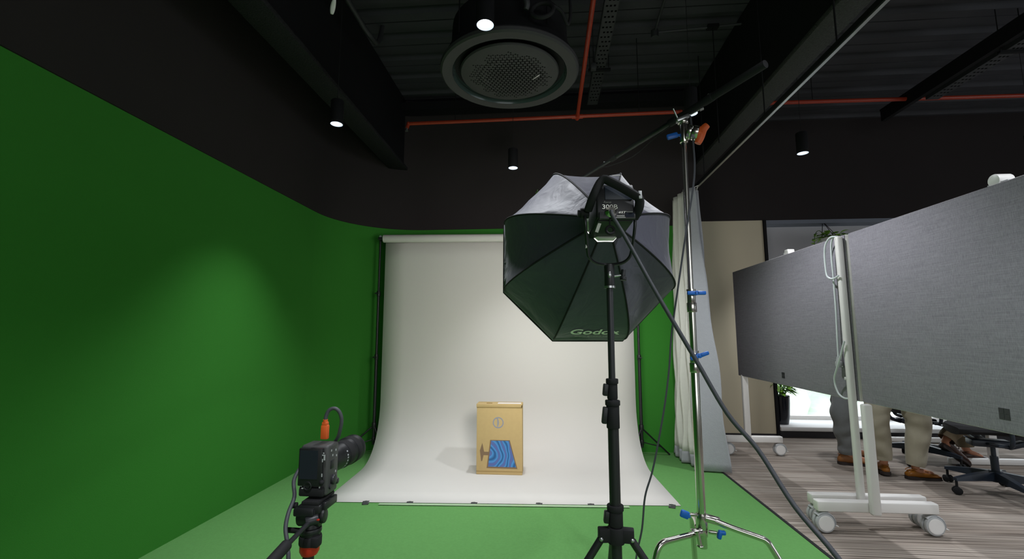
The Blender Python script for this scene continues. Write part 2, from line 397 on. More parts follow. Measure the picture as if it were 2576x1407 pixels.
# downstand beams
def ibeam(x0, x1, z, y0, y1, name, m, web=None):
    xc = (x0 + x1) / 2; b = MB()
    b.box((xc, (y0 + y1) / 2, z + 0.02), (x1 - x0, y1 - y0, 0.04), bev=0.006)
    wb = MB().box((xc, (y0 + y1) / 2, (z + ZC) / 2 + 0.02), (web or (x1 - x0) * 0.55, y1 - y0, ZC - z - 0.04)); struct(wb.build(name + '_web', 'black_steel', smooth=False))  # web's black colour stands in for shade on the beam sides
    return struct(b.build(name, m))
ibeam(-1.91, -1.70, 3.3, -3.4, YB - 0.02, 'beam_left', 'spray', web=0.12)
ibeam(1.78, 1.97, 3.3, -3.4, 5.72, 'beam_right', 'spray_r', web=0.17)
b = MB().box((-0.3, 5.2, 4.05), (4.0, 0.16, 0.10)); struct(b.build('beam_back', 'black_steel', smooth=False))
b = MB().box((4.02, 1.3, 3.89), (0.05, 8.4, 0.13)); b.box((4.06, 1.3, 3.96), (0.14, 8.4, 0.02)); struct(b.build('beam_office', 'black_steel', smooth=False))
# trees seen through the window
random.seed(3); tb = MB()
for i in range(60):
    x = random.uniform(0, 26); tb.sph((x, random.uniform(20, 26), random.uniform(-4.0, 0.6)), random.uniform(1.0, 2.2), (1, 1, 0.8), n=10)
t = tb.build('distant_trees', 'trees'); tag(t, 'bank of trees outside the office window, outdoor glare put into their pale colour', 'trees', kind='stuff')
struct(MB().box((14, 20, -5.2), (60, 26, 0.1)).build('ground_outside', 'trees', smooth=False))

# ------------------------------------------------------------------ paper backdrop, its stands, tape and the carton
fr = V((0.9989, 0.0472, 0)); dp = V((-0.0472, 0.9989, 0)); PL = V((-1.75, 3.58, 0)); PWID = 2.745
def pp(u, d, z): p = PL + fr * u + dp * d; return V((p.x, p.y, z))
def sweep():
    pr = [(0, 0.0105), (0.25, 0.0105), (0.5, 0.0105), (0.78, 0.0105)]
    for i in range(1, 25):                                # long easy curve of the hanging paper
        a = PI / 2 * i / 24
        pr.append((0.78 + 0.57 * math.sin(a) ** 0.95, 0.0105 + 0.60 * (1 - math.cos(a)) ** 1.12))
    for i in range(1, 9): pr.append((1.35, 0.61 + (2.36 - 0.61) * i / 8))
    return pr
bd = thing('paper_backdrop', pp(PWID / 2, 0.7, 0.0065), 'white seamless paper backdrop unrolled from a roll down onto the green floor', 'backdrop')
sm = MB(); prf = sweep(); NU = 12
rings = []
for d, z in prf:
    top = [pp(PWID * i / NU, d, z) for i in range(NU + 1)]
    rings.append(top)
sm.loft(rings, cap=False, closed=False)
sh = sm.build('paper_sheet', 'paper', bd, ang=60)
so = sh.modifiers.new('thickness', 'SOLIDIFY'); so.thickness = 0.0015; so.offset = 0
rl = MB(); rl.cyl(pp(-0.012, 1.305, 2.362), pp(PWID + 0.012, 1.305, 2.362), 0.044, n=28, bev=0.003)
rl.build('paper_roll', 'paper', bd)
tt = MB(); tt.cyl(pp(-0.07, 1.305, 2.362), pp(PWID + 0.07, 1.305, 2.362), 0.017); tt.build('crossbar', 'black_pl', bd)
def backdrop_stand(px, py, label, legs):
    t = thing('backdrop_stand', (px, py, 0.006), label, 'stand', 'backdrop stands')
    MB().cyl((px, py, 0.12), (px, py, 1.05), 0.0165).cyl((px, py, 1.05), (px, py, 1.75), 0.0135).cyl((px, py, 1.75), (px, py, 2.37), 0.0115).build('pole', 'black_pl', t)
    for z in (1.05, 1.75):
        c = MB().cyl((px, py, z - 0.03), (px, py, z + 0.03), 0.021, bev=0.003).build('collar', 'black_pl', t)
        MB().cyl((px, py - 0.02, z), (px, py - 0.055, z), 0.006).cyl((px - 0.02, py - 0.055, z), (px + 0.02, py - 0.055, z), 0.007).build('knob', 'black_pl', c)
    MB().cyl((px, py, 2.37), (px, py, 2.395), 0.007).sph((px, py, 2.402), 0.016, n=12).build('finial', 'grey_pl', t)
    hk = MB().box((px + (0.03 if px < 0 else -0.03), py, 2.362), (0.05, 0.03, 0.03), bev=0.004); hk.build('bar_hook', 'black_pl', t)
    MB().cyl((px, py, 0.29), (px, py, 0.35), 0.024, bev=0.003).build('leg_hub', 'black_pl', t)
    MB().cyl((px, py, 0.15), (px, py, 0.20), 0.022, bev=0.003).build('brace_hub', 'black_pl', t)
    for a, ln in legs:
        e = V((px + math.cos(a) * ln, py + math.sin(a) * ln, 0.016)); mid = V((px, py, 0.32)).lerp(e, 0.72)
        lg = MB().cyl((px, py, 0.32), e, 0.0085).build('leg', 'black_pl', t)
        MB().sph(e, 0.011, n=10).build('rubber_foot', 'black_rub', lg)
        MB().cyl((px, py, 0.175), mid, 0.006).build('brace', 'dark_grey', t)
backdrop_stand(-1.885, 4.95, 'black tripod stand carrying the left end of the paper roll by the green wall', [(R(200), 0.36), (R(78), 0.30), (R(318), 0.26)])
backdrop_stand(0.975, 5.04, 'black tripod stand carrying the right end of the paper roll beside the curtain', [(R(28), 0.36), (R(106), 0.24), (R(232), 0.26)])
TL = ['black tape square at the left corner of the backdrop front edge', 'grey-black tape piece, second along the backdrop front edge from the left',
      'black tape piece on the backdrop front edge just in front of the carton', 'creased tape piece on the backdrop front edge right of the carton',
      'grey tape piece on the backdrop edge just left of the black light stand pole', 'black tape piece at the right corner of the backdrop front edge']
for (x, y, a), l in zip([(-1.41, 3.585, 0.25), (-1.07, 3.600, 0.1), (-0.577, 3.622, -0.1), (-0.08, 3.648, -0.15), (0.317, 3.665, 0.05), (0.924, 3.695, -0.3)], TL):
    m = MB(); N = 6
    m.loft([[V((dx, dy, (0.014 if dy > 0.008 else 0.0095) + 0.0012 * math.sin(9 * dx / 0.05 + dy * 60))) for dx in [-0.024 + 0.048 * k / N for k in range(N + 1)]] for dy in (-0.034, -0.02, -0.006, 0.008, 0.012, 0.03)], cap=False, closed=False)
    m.xf(Matrix.Translation((x, y, 0)) @ Matrix.Rotation(a, 4, 'Z'))
    o = m.build('tape_piece', 'tape'); recenter(o); so = o.modifiers.new('thickness', 'SOLIDIFY'); so.thickness = 0.0012; so.offset = 1
    tag(o, l, 'tape', 'tape pieces holding the backdrop edge')
m = MB(); m.box((-0.35, 3.612, 0.0118), (1.9, 0.036, 0.001), rot=(0, 0, 0.047)); tag(recenter(m.build('tape_strip', 'clear_tape')), 'long clear tape strip along the front edge of the white backdrop', 'tape')
# carton with a printed monitor picture
BX0, BX1, BYF, BD, BH = -0.672, -0.245, 4.36, 0.15, 0.635
bxc = (BX0 + BX1) / 2; BZ = 0.0118
bx = thing('cardboard_box', (bxc, BYF + BD / 2, BZ), 'upright brown cardboard monitor carton standing on the white paper backdrop', 'box')
MB().box((bxc, BYF + BD / 2, BZ + BH / 2), (BX1 - BX0, BD, BH), bev=0.003).build('box_body', 'card', bx)
MB().box((bxc - 0.001, BYF + BD / 2 - 0.004, BZ + BH - 0.014), (BX1 - BX0 + 0.004, BD + 0.004, 0.030), bev=0.002).build('lid_flap', 'card', bx)
MB().box((bxc, BYF - 0.0015, BZ + BH - 0.0305), (BX1 - BX0, 0.004, 0.0025)).build('flap_seam', 'card_dark', bx, smooth=False)
MB().box((bxc, BYF - 0.0005, BZ + 0.028), (BX1 - BX0, 0.002, 0.0018)).build('base_seam', 'card_dark', bx, smooth=False)
MB().box((BX1 - 0.003, BYF - 0.004, BZ + BH - 0.017), (0.007, 0.004, 0.020)).build('flap_slot', 'card_dark', bx, smooth=False)
MB().box((bxc - 0.10, BYF + 0.05, BZ + BH + 0.0015), (0.055, 0.03, 0.001)).build('hand_slot', 'card_dark', bx, smooth=False)
MB().box((bxc + 0.09, BYF + 0.06, BZ + BH + 0.0015), (0.22, 0.07, 0.001)).build('shipping_label', 'white_label', bx, smooth=False)
def onface(px, pz): return (BX0 + px * (BX1 - BX0), BZ + pz * BH)      # fractions across the front face
lx, lz = onface(0.475, 0.735)
lg = MB().torus((lx, BYF - 0.0008, lz), 0.046, 0.0055, axis=(0, 1, 0), n=36, m=6)
for v in lg.b.verts: v.co.y = BYF - 0.0008 + (v.co.y - BYF + 0.0008) * 0.1
FF = Matrix(((1, 0, 0, 0), (0, 0, -1, BYF - 0.0002), (0, 1, 0, 0), (0, 0, 0, 1)))
lens = [(lx + 0.012 * math.sin(PI * k / 10) * 1.15 - 0.006, lz - 0.045 + 0.09 * k / 10) for k in range(11)] + [(lx - 0.006, lz + 0.045), (lx - 0.022, lz + 0.037), (lx - 0.010, lz + 0.028), (lx - 0.010, lz - 0.038)]
lg.prism(lens, 0.001, FF); lg.build('round_logo_print', 'print_grey', bx, smooth=False)
def quad(pts, th, m, name):
    MB().prism([onface(*p) for p in pts], th, FF).build(name, m, bx, smooth=False)
quad([(0.225, 0.090), (0.895, 0.086), (0.73, 0.487), (0.30, 0.487)], 0.0008, 'print_frame', 'printed_bezel')
sq = [onface(*p) for p in [(0.258, 0.112), (0.865, 0.108), (0.712, 0.476), (0.322, 0.476)]]
MB().prism(sq, 0.0012, FF).build('printed_screen', 'swirl', bx, smooth=False)
quad([(0.13, 0.270), (0.27, 0.270), (0.27, 0.318), (0.13, 0.318)], 0.0006, 'print_frame', 'printed_stand_neck')
quad([(0.105, 0.183), (0.128, 0.19), (0.170, 0.31), (0.128, 0.442), (0.075, 0.335)], 0.0007, 'print_frame', 'printed_stand_base')

# ------------------------------------------------------------------ studio light on its stand
SX, SY = 0.203, 1.5
ls = thing('light_stand', (SX, SY, 0.006), 'tall black telescopic light stand holding the octagonal softbox lamp', 'light stand')
MB().cyl((SX, SY, 0.20), (SX, SY, 1.02), 0.0172, n=24).build('lower_pole', 'black_pl', ls)
MB().cyl((SX, SY, 1.02), (SX, SY, 1.12), 0.0145, n=24).build('middle_pole', 'black_pl', ls)
MB().cyl((SX, SY, 1.12), (SX, SY, 1.45), 0.0108, n=24).build('upper_pole', 'dark_grey', ls)
for z0, z1, r in ((1.005, 1.088, 0.0205), (1.095, 1.155, 0.0165), (0.715, 0.772, 0.0225)):
    c = MB().cyl((SX, SY, z0), (SX, SY, z1), r, n=24, bev=0.003).cyl((SX, SY, z1 - 0.012), (SX, SY, z1 + 0.004), r + 0.003, n=24, bev=0.002).build('collar', 'black_rub', ls)
    zc = (z0 + z1) / 2
    MB().box((SX - r - 0.006, SY - 0.008, zc), (0.016, 0.022, (z1 - z0) * 0.62), rot=(0, 0.12, 0), bev=0.004).build('clamp_lever', 'black_pl', c)
hub = MB().cyl((SX, SY, 0.665), (SX, SY, 0.712), 0.026, n=24, bev=0.003)
LA = [R(186), R(-8), R(90)]
for a in LA: hub.box((SX + math.cos(a) * 0.036, SY + math.sin(a) * 0.036, 0.690), (0.036, 0.030, 0.040), rot=(0, 0, a), bev=0.004)
hub.build('leg_hub', 'black_rub', ls)
MB().cyl((SX, SY, 0.22), (SX, SY, 0.265), 0.025, bev=0.003).build('brace_hub', 'black_rub', ls)
for a in LA:
    ca, sa = math.cos(a), math.sin(a); p0 = V((SX + ca * 0.048, SY + sa * 0.048, 0.675)); e = V((SX + ca * 0.50, SY + sa * 0.50, 0.020))
    lg = MB().cyl(p0, e, 0.0115, n=16).build('leg', 'black_pl', ls)
    MB().sph(e, 0.015, n=12).build('rubber_foot', 'black_rub', lg)
    sd = V((-sa, ca, 0))
    MB().sph(p0 - sd * 0.012 + V((0, 0, 0.006)), 0.007, n=10).sph(p0 + sd * 0.012 + V((0, 0, 0.006)), 0.007, n=10).build('rivet', 'steel', lg)
    mid = p0.lerp(e, 0.55)
    MB().box((V((SX + ca * 0.02, SY + sa * 0.02, 0.242)) + mid) / 2, ((mid - V((SX, SY, 0.242))).length, 0.014, 0.004), rot=(0, -math.atan2(mid.z - 0.242, math.hypot(mid.x - SX, mid.y - SY)), a)).build('brace', 'dark_grey', ls)
# lamp head
AX = V((-0.030, 0.48, -0.045)).normalized(); RX = AX.cross(V((0, 0, 1))).normalized(); UP = RX.cross(AX)
LR = V((0.216, 1.412, 1.712))                              # centre of the rear face
def lf(x, y, d): return LR + RX * x + UP * y + AX * d
LM = Matrix((RX, UP, -AX)).transposed().to_4x4(); LM.translation = LR   # local x right, y up, z towards the viewer
sl = thing('studio_lamp', (SX, SY, 1.45), 'black LED studio lamp head with carry handle on top of the light stand', 'lamp')
m = MB(); m.box((0, 0.004, -0.09), (0.118, 0.112, 0.18), bev=0.006); m.box((0, -0.050, -0.10), (0.112, 0.02, 0.18), bev=0.004); m.xf(LM); m.build('lamp_body', 'black_pl', sl)
MB().box((0.002, -0.046, 0.003), (0.112, 0.024, 0.012), bev=0.002).xf(LM).build('control_panel', 'black_pl', sl)
MB().box((0.010, 0.030, 0.001), (0.085, 0.045, 0.004), bev=0.001).xf(LM).build('rear_plate', 'navy', sl)
MB().box((0.040, -0.046, 0.0096), (0.026, 0.014, 0.002)).xf(LM).build('display_screen', 'screen', sl, smooth=False)
hd = MB(); hp = [lf(-0.082, -0.016, 0.03), lf(-0.070, 0.018, -0.005), lf(-0.043, 0.066, -0.018), lf(-0.015, 0.058, -0.022), lf(0.050, 0.018, -0.022), lf(0.070, 0.002, -0.018), lf(0.070, -0.024, -0.004), lf(0.060, -0.045, 0.02)]
hd.tube(hp, 0.0125, n=10, sm=4, flat=(1.15, 0.85)); hd.build('handle', 'black_rub', sl)
yk = [lf(-0.0905, -0.018, 0.05), lf(-0.0905, -0.06, 0.04), (0.1315, 1.478, 1.575), (0.140, 1.488, 1.547), (0.165, 1.497, 1.531), (SX, SY, 1.527), (0.243, 1.497, 1.531), (0.266, 1.488, 1.547), (0.2745, 1.478, 1.575), lf(0.0680, -0.06, 0.04), lf(0.0680, -0.018, 0.05)]
ym = MB(); ym.tube(yk, 0.0058, n=10, sm=5, flat=(0.9, 1.5)); ym.build('yoke', 'dark_grey', sl)
for sx in (-0.0905, 0.068):
    s = -1 if sx < 0 else 1
    MB().cyl(lf(sx - 0.014, -0.018, 0.05), lf(sx + 0.014, -0.018, 0.05), 0.017, n=20, bev=0.003).cyl(lf(sx + s * 0.012, -0.018, 0.05), lf(sx + s * 0.022, -0.018, 0.05), 0.011).build('tilt_knob', 'black_rub', sl)
MB().cyl((SX, SY, 1.448), (SX, SY, 1.528), 0.0165, n=24, bev=0.003).build('stand_socket', 'black_pl', sl)
MB().cyl((SX, SY, 1.449), (SX, SY, 1.456), 0.0178, n=24).build('socket_ring', 'steel', sl)
MB().sph((SX - 0.001, SY - 0.0155, 1.492), 0.0075, (0.8, 0.4, 1.5), n=12).build('socket_peg', 'steel', sl)
kn = MB().cyl((SX + 0.015, SY, 1.488), (SX + 0.046, SY, 1.492), 0.004).build('knob_stem', 'steel', sl)
MB().cyl((SX + 0.043, SY, 1.482), (SX + 0.047, SY, 1.510), 0.008, bev=0.002).cyl((SX + 0.044, SY, 1.474), (SX + 0.046, SY, 1.487), 0.011, bev=0.003).build('clamp_knob', 'dark_grey', sl)
MB().lathe([(0.004, 0), (0.016, 0.0), (0.018, 0.004), (0.013, 0.010), (0.010, 0.018), (0.0001, 0.018)], lf(-0.018, -0.036, -0.006), axis=-AX).build('power_socket', 'chrome', sl)
MB().tube([lf(-0.022, -0.048, -0.006), lf(-0.0225, -0.066, -0.008), lf(-0.022, -0.080, -0.006)], 0.0025).torus(lf(-0.022, -0.094, -0.006), 0.012, 0.0045, axis=AX, n=24).build('socket_cap', 'black_rub', sl)
MB().box((-0.052, -0.074, -0.03), (0.010, 0.03, 0.0016), rot=(0.25, 0, -0.35)).xf(LM).build('sticker', 'white_label', sl, smooth=False)
MB().box((0.1275, 1.470, 1.600), (0.004, 0.012, 0.045)).build('sticker', 'white_label', sl, smooth=False)
MB().box((0.0705, 0.012, 0.030), (0.010, 0.026, 0.004), bev=0.001).xf(LM).build('handle_plate', 'grey_pl', sl)
def lfr(x, y, z=0.0035): return LM @ Matrix.Translation((x, y, z))
text_part('model_lettering', '300B', 0.021, lfr(-0.020, -0.019, 0.0075), 'text', sl, sx=1.15)
text_part('model_lettering', 'Focus', 0.010, lfr(-0.027, -0.003, 0.0075), 'text_dim', sl, shear=0.2)
text_part('display_digits', '6ST', 0.009, lfr(0.016, -0.038, 0.0105), 'text', sl, shear=0.3, sx=1.6)
MB().box((0.012, -0.049, 0.0093), (0.024, 0.0024, 0.001)).box((0.012, -0.054, 0.0093), (0.030, 0.002, 0.001)).box((0.040, -0.036, 0.0093), (0.020, 0.0022, 0.001)).xf(LM).build('panel_print', 'text_dim', sl, smooth=False)
# octagonal softbox
SA = lf(0, -0.006, 0.19)
SM = Matrix((RX, UP, -AX)).transposed().to_4x4(); SM.translation = SA
SBL = 0.44; RF = 0.368
def apo(t): return 0.066 + (RF - 0.066) * (math.sin(min(t, 1) * PI / 2) ** 0.92)
def octa(ap, sag, z, n=6, ph=0.0):
    out = []; rv = ap / math.cos(PI / 8)
    for k in range(8):
        a0 = PI / 8 + k * PI / 4; p0 = V((rv * math.cos(a0), rv * math.sin(a0), z)); a1 = a0 + PI / 4; p1 = V((rv * math.cos(a1), rv * math.sin(a1), z))
        for j in range(n):
            f = j / n; p = p0.lerp(p1, f); s = sag * 4 * f * (1 - f) + ph * math.sin(f * PI * 3 + k * 1.7) * f * (1 - f)
            p.x *= 1 - s; p.y *= 1 - s; out.append(p)
    return out
sb = thing('softbox', SA, 'large black octagonal fabric softbox mounted on the studio lamp', 'softbox')
W[sb.name] = Matrix.Translation(SA)
rg = []
for i in range(15):
    t = i / 14
    rg.append(octa(apo(t), 0.05 * math.sin(PI * min(1, t * 1.05)) + 0.012, -SBL * t, ph=0.035 * math.sin(t * 5)))
rg.append(octa(RF + 0.004, 0.006, -SBL - 0.012)); rg.append(octa(RF + 0.005, 0.004, -SBL - 0.055))
for k in range(len(rg)): rg[k] = [SM @ p for p in rg[k]]
m = MB(); m.loft(rg, cap=False); m.build('fabric_shell', 'softbox', sb, ang=50)
for k in range(8):
    pts = [SM @ (octa(apo(i / 14) + 0.0015, 0, -SBL * i / 14)[k * 6]) for i in range(15)]
    MB().tube(pts, 0.0035, n=6, sm=0).build('seam_piping', 'black_rub', sb)
m = MB(); m.tube([SM @ p for p in octa(RF + 0.005, 0, -SBL - 0.055)] + [SM @ octa(RF + 0.005, 0, -SBL - 0.055)[0]], 0.004, n=6, sm=0); m.build('rim_piping', 'black_rub', sb)
m = MB(); m.loft([[SM @ p for p in octa(RF - 0.006, 0, -SBL - 0.030)], [SM @ p for p in octa(RF - 0.006, 0, -SBL - 0.034)]]); m.build('front_diffuser', 'diffuser', sb)
m = MB(); m.lathe([(0.05, 0.0), (0.068, 0.0), (0.071, 0.012), (0.064, 0.022), (0.055, 0.022)], (0, 0, 0), n=8).xf(SM @ Matrix.Rotation(PI / 8, 4, 'Z')); m.build('speed_ring', 'white_metal', sb)
m = MB(); m.cyl((0, 0, 0.001), (0, 0, 0.03), 0.052); m.xf(SM); m.build('mount', 'black_pl', sb)
text_d = 0.90
def panel_pt(t, k=0): return V((0, -apo(t) * (1 - 0.05 * math.sin(PI * min(1, t * 1.05)) - 0.012), -SBL * t))
def panel_frame(t, dx, off=0.006):
    p = panel_pt(t); q = panel_pt(t - 0.04); yd = (q - p).normalized(); x = V((1, 0, 0)); z = x.cross(yd)
    f = Matrix((x, yd, z)).transposed().to_4x4(); f.translation = p + z * off + V((dx, 0, 0)); return SM @ f
text_part('maker_lettering', 'Godox', 0.058, panel_frame(0.81, 0.008), 'text', sb, sx=1.25, shear=0.15, bold=0.001)
text_part('web_lettering', 'www.godox.com', 0.017, panel_frame(0.885, 0.008, 0.007), 'text_dim', sb, sx=1.35)
MB().box((0, 0, 0), (0.036, 0.009, 0.001)).xf(SM @ Matrix.Translation((0.088, 0.262, -0.165)) @ Euler((-0.75, 0.2, 0.15)).to_matrix().to_4x4()).build('sewn_label', 'text_dim', sb, smooth=False)
# light from the softbox: the lamp behind the diffuser
area('softbox_light', SM @ V((0, 0, -SBL - 0.062)), SM @ V((0, 0, -2)), 0.62, 0.62, 14, (1.0, 0.96, 0.93)).data.spread = R(98)
# thick power cable from the lamp to the floor near the camera
cb = MB(); cb.tube([lf(-0.018, -0.036, -0.022), (0.202, 1.385, 1.660), (0.249, 1.40, 1.581), (0.322, 1.38, 1.425), (0.419, 1.35, 1.228), (0.487, 1.32, 1.085), (0.545, 1.28, 1.00), (0.588, 1.20, 0.889), (0.640, 1.10, 0.79), (0.70, 1.0, 0.60), (0.74, 0.94, 0.32), (0.78, 0.88, 0.06), (0.86, 0.80, 0.0145), (1.1, 0.6, 0.0145)], 0.0063, n=10)
tag(recenter(cb.build('power_cable', 'cable')), 'thick grey power cable drooping from the lamp head to the lower right', 'cable')

# ------------------------------------------------------------------ C-stand with grip head, boom pole
CX_, CY_ = 0.630, 2.05
cs = thing('century_stand', (CX_, CY_, 0.006), 'chrome C-stand with blue knobs and turtle-base legs on the green carpet', 'stand')
MB().cyl((CX_, CY_, 0.425), (CX_, CY_, 1.175), 0.0178, n=24, bev=0.002).build('lower_column', 'chrome', cs)
MB().cyl((CX_, CY_, 1.17), (CX_, CY_, 1.44), 0.0150, n=24).build('middle_column', 'chrome', cs)
MB().cyl((CX_, CY_, 1.43), (CX_, CY_, 2.235), 0.0122, n=24).build('upper_column', 'chrome', cs)
def wing(mb, c, dx, s=1.0, tz=-0.15):                      # T-shaped plastic wing knob
    c = V(c)
    for sg in (-1, 1): mb.box(c + V((sg * 0.020 * s, 0, sg * tz * 0.02)), (0.040 * s, 0.014, 0.017 * s), rot=(0, -tz * 1.0, 0), bev=0.005)
    mb.cyl(c + V((0, 0.02, 0)), c - V((0, 0.007, 0)), 0.010 * s, bev=0.002); return mb
for z, z2 in ((1.195, 1.165), (1.462, 1.425)):
    c = MB().cyl((CX_, CY_, z2 - 0.030), (CX_, CY_, z2 + 0.012), 0.0215, n=24, bev=0.003).cyl((CX_, CY_, z2 + 0.010), (CX_, CY_, z + 0.03), 0.0185, n=24, bev=0.002).cyl((CX_, CY_, z + 0.026), (CX_, CY_, z + 0.034), 0.0205, n=24).build('collar', 'chrome', cs)
    wing(MB(), (CX_ + 0.010, CY_ - 0.042, z + 0.014), 0, tz=0.35 if z < 1.3 else 0.0).build('wing_knob', 'blue_knob', c)
hb = MB().cyl((CX_, CY_, 0.500), (CX_, CY_, 0.560), 0.0235, n=24, bev=0.003).cyl((CX_, CY_, 0.47), (CX_, CY_, 0.505), 0.0215, n=24, bev=0.003)
hb.cyl((CX_ + 0.008, CY_ - 0.01, 0.548), (CX_ + 0.065, CY_ - 0.014, 0.535), 0.0165, n=20, bev=0.002).cyl((CX_ - 0.008, CY_ - 0.02, 0.495), (CX_ - 0.050, CY_ - 0.024, 0.490), 0.0165, n=20, bev=0.002)
hb.build('turtle_base', 'chrome', cs)
k = MB().cyl((CX_ - 0.02, CY_ - 0.01, 0.556), (CX_ - 0.06, CY_ - 0.02, 0.560), 0.006).build('knob_stem', 'chrome', cs)
MB().box((CX_ - 0.074, CY_ - 0.022, 0.562), (0.036, 0.018, 0.030), rot=(0, 0.35, 0), bev=0.006).box((CX_ - 0.062, CY_ - 0.022, 0.556), (0.02, 0.016, 0.014), bev=0.004).build('wing_knob', 'blue_knob', cs)
MB().cyl((CX_ + 0.02, CY_ - 0.018, 0.495), (CX_ + 0.05, CY_ - 0.03, 0.495), 0.008).build('knob_stem', 'chrome', cs)
MB().box((CX_ + 0.058, CY_ - 0.034, 0.492), (0.016, 0.02, 0.034), rot=(0, 0.3, 0), bev=0.005).box((CX_ + 0.070, CY_ - 0.036, 0.500), (0.022, 0.018, 0.016), bev=0.005).build('wing_knob', 'blue_knob', cs)
for pts in ([(CX_ - 0.03, CY_ - 0.024, 0.490), (0.50, 1.985, 0.482), (0.452, 1.965, 0.476), (0.428, 1.955, 0.455), (0.408, 1.948, 0.40), (0.36, 1.93, 0.22), (0.30, 1.91, 0.022)],
            [(CX_ + 0.03, CY_ - 0.012, 0.543), (0.74, 2.01, 0.520), (0.825, 1.99, 0.498), (0.852, 1.984, 0.488), (0.872, 1.978, 0.462), (0.92, 1.962, 0.36), (1.05, 1.93, 0.022)],
            [(CX_ - 0.012, CY_ + 0.02, 0.50), (0.640, 2.16, 0.49), (0.650, 2.24, 0.482), (0.655, 2.27, 0.460), (0.66, 2.285, 0.40), (0.67, 2.30, 0.22), (0.68, 2.32, 0.022)]):
    lg = MB().tube(pts, 0.0118, n=14, sm=6).build('leg', 'chrome', cs)
    MB().cyl((pts[-1][0], pts[-1][1], 0.0075), (pts[-1][0], pts[-1][1], 0.03), 0.0145, bev=0.003).build('rubber_foot', 'black_rub', lg)
MB().cyl((CX_ - 0.035, CY_ - 0.05, 0.505), (CX_ - 0.028, CY_ - 0.055, 0.455), 0.0085, n=16).torus((CX_ - 0.028, CY_ - 0.055, 0.455), 0.009, 0.004).build('leg_stub', 'chrome', cs)
# grip head
gh = thing('grip_head', (CX_, CY_, 2.16), 'silver grip head with orange and blue handles on top of the C-stand', 'clamp')
MB().cyl((CX_, CY_, 2.17), (CX_, CY_, 2.272), 0.0185, n=24, bev=0.003).cyl((CX_, CY_, 2.262), (CX_, CY_, 2.285), 0.024, n=16, bev=0.003).build('socket', 'chrome', gh)
ga = V((0.92, -0.25, -0.30)).normalized(); g0 = V((CX_ + 0.012, CY_ - 0.02, 2.213))
MB().cyl(g0, g0 + ga * 0.018, 0.034, n=28, bev=0.003).cyl(g0 + ga * 0.021, g0 + ga * 0.048, 0.034, n=28, bev=0.004).build('plates', 'chrome', gh)
og = MB().cyl(g0 + ga * 0.048, g0 + ga * 0.066, 0.014); u = ga.cross(V((0, 1, 0))).normalized()
og.tube([g0 + ga * 0.064 + u * 0.045 + ga * 0.010, g0 + ga * 0.062 + u * 0.02, g0 + ga * 0.060 - u * 0.02, g0 + ga * 0.056 - u * 0.048], lambda t: 0.013 + 0.004 * math.sin(t * PI), n=10, sm=4, flat=(0.8, 1.1)); og.build('orange_handle', 'orange_pl', gh)
MB().cyl((CX_ - 0.015, CY_, 2.208), (CX_ - 0.04, CY_ - 0.004, 2.205), 0.006).box((CX_ - 0.052, CY_ - 0.006, 2.202), (0.052, 0.016, 0.026), rot=(0, -0.25, 0), bev=0.007).build('blue_handle', 'blue_knob', gh)
bcl = MB().box((CX_ - 0.005, CY_ - 0.01, 2.282), (0.06, 0.03, 0.018), rot=(0, -0.4, 0), bev=0.004).cyl((CX_ + 0.01, CY_ - 0.01, 2.29), (CX_ + 0.07, CY_ - 0.03, 2.315), 0.004).cyl((CX_ - 0.03, CY_ - 0.02, 2.282), (CX_ - 0.05, CY_ - 0.03, 2.322), 0.004).cyl((CX_ + 0.066, CY_ - 0.03, 2.312), (CX_ + 0.082, CY_ - 0.032, 2.318), 0.008); bcl.build('boom_cradle', 'steel', gh)
b0 = V((0.255, 2.7, 2.268)); bdv = V((0.569, -0.95, 0.064))
def bp_(t): return b0 + bdv * t
bm_ = thing('boom_pole', bp_(0.68), 'long black telescopic boom pole lying across the top of the C-stand', 'boom pole')
W[bm_.name] = Matrix.Translation(bp_(0.68))
MB().cyl(bp_(0.62), bp_(1.04), 0.0165, n=18, bev=0.002).build('grip_section', 'black_rub', bm_)
MB().cyl(bp_(0.22), bp_(0.63), 0.0125, n=18).build('middle_section', 'black_pl', bm_)
MB().cyl(bp_(-0.75), bp_(0.24), 0.0085, n=14).build('tip_section', 'dark_grey', bm_)
for t, r in ((0.62, 0.0185), (0.22, 0.0145), (0.80, 0.0185)): MB().cyl(bp_(t - 0.025), bp_(t + 0.02), r, n=18, bev=0.002).build('lock_ring', 'black_rub', bm_)
MB().sph(bp_(0.80) + V((0, 0, 0.02)), 0.006, n=10).build('screw', 'steel', bm_); MB().sph(bp_(0.14) + V((0, 0, 0.012)), 0.005, n=10).build('screw', 'steel', bm_)
m0 = bp_(-0.75); MB().cyl(m0, m0 + V((0, 0, -0.05)), 0.006).cyl(m0 + V((-0.02, 0.09, -0.06)), m0 + V((0.02, -0.09, -0.06)), 0.011, bev=0.003).build('microphone', 'black_rub', bm_)
cw = [bp_(0.64) + V((0, -0.01, -0.014)), bp_(0.52) + V((0, -0.005, -0.024)), bp_(0.36) + V((0, 0, -0.055)), bp_(0.18) + V((0, 0, -0.03)), bp_(0.10) + V((0, 0, -0.010)), bp_(-0.2) + V((0, 0, -0.010)), bp_(-0.7) + V((0, 0, -0.012))]
MB().tube(cw, 0.0022, n=6).build('coiled_lead', 'black_rub', bm_)
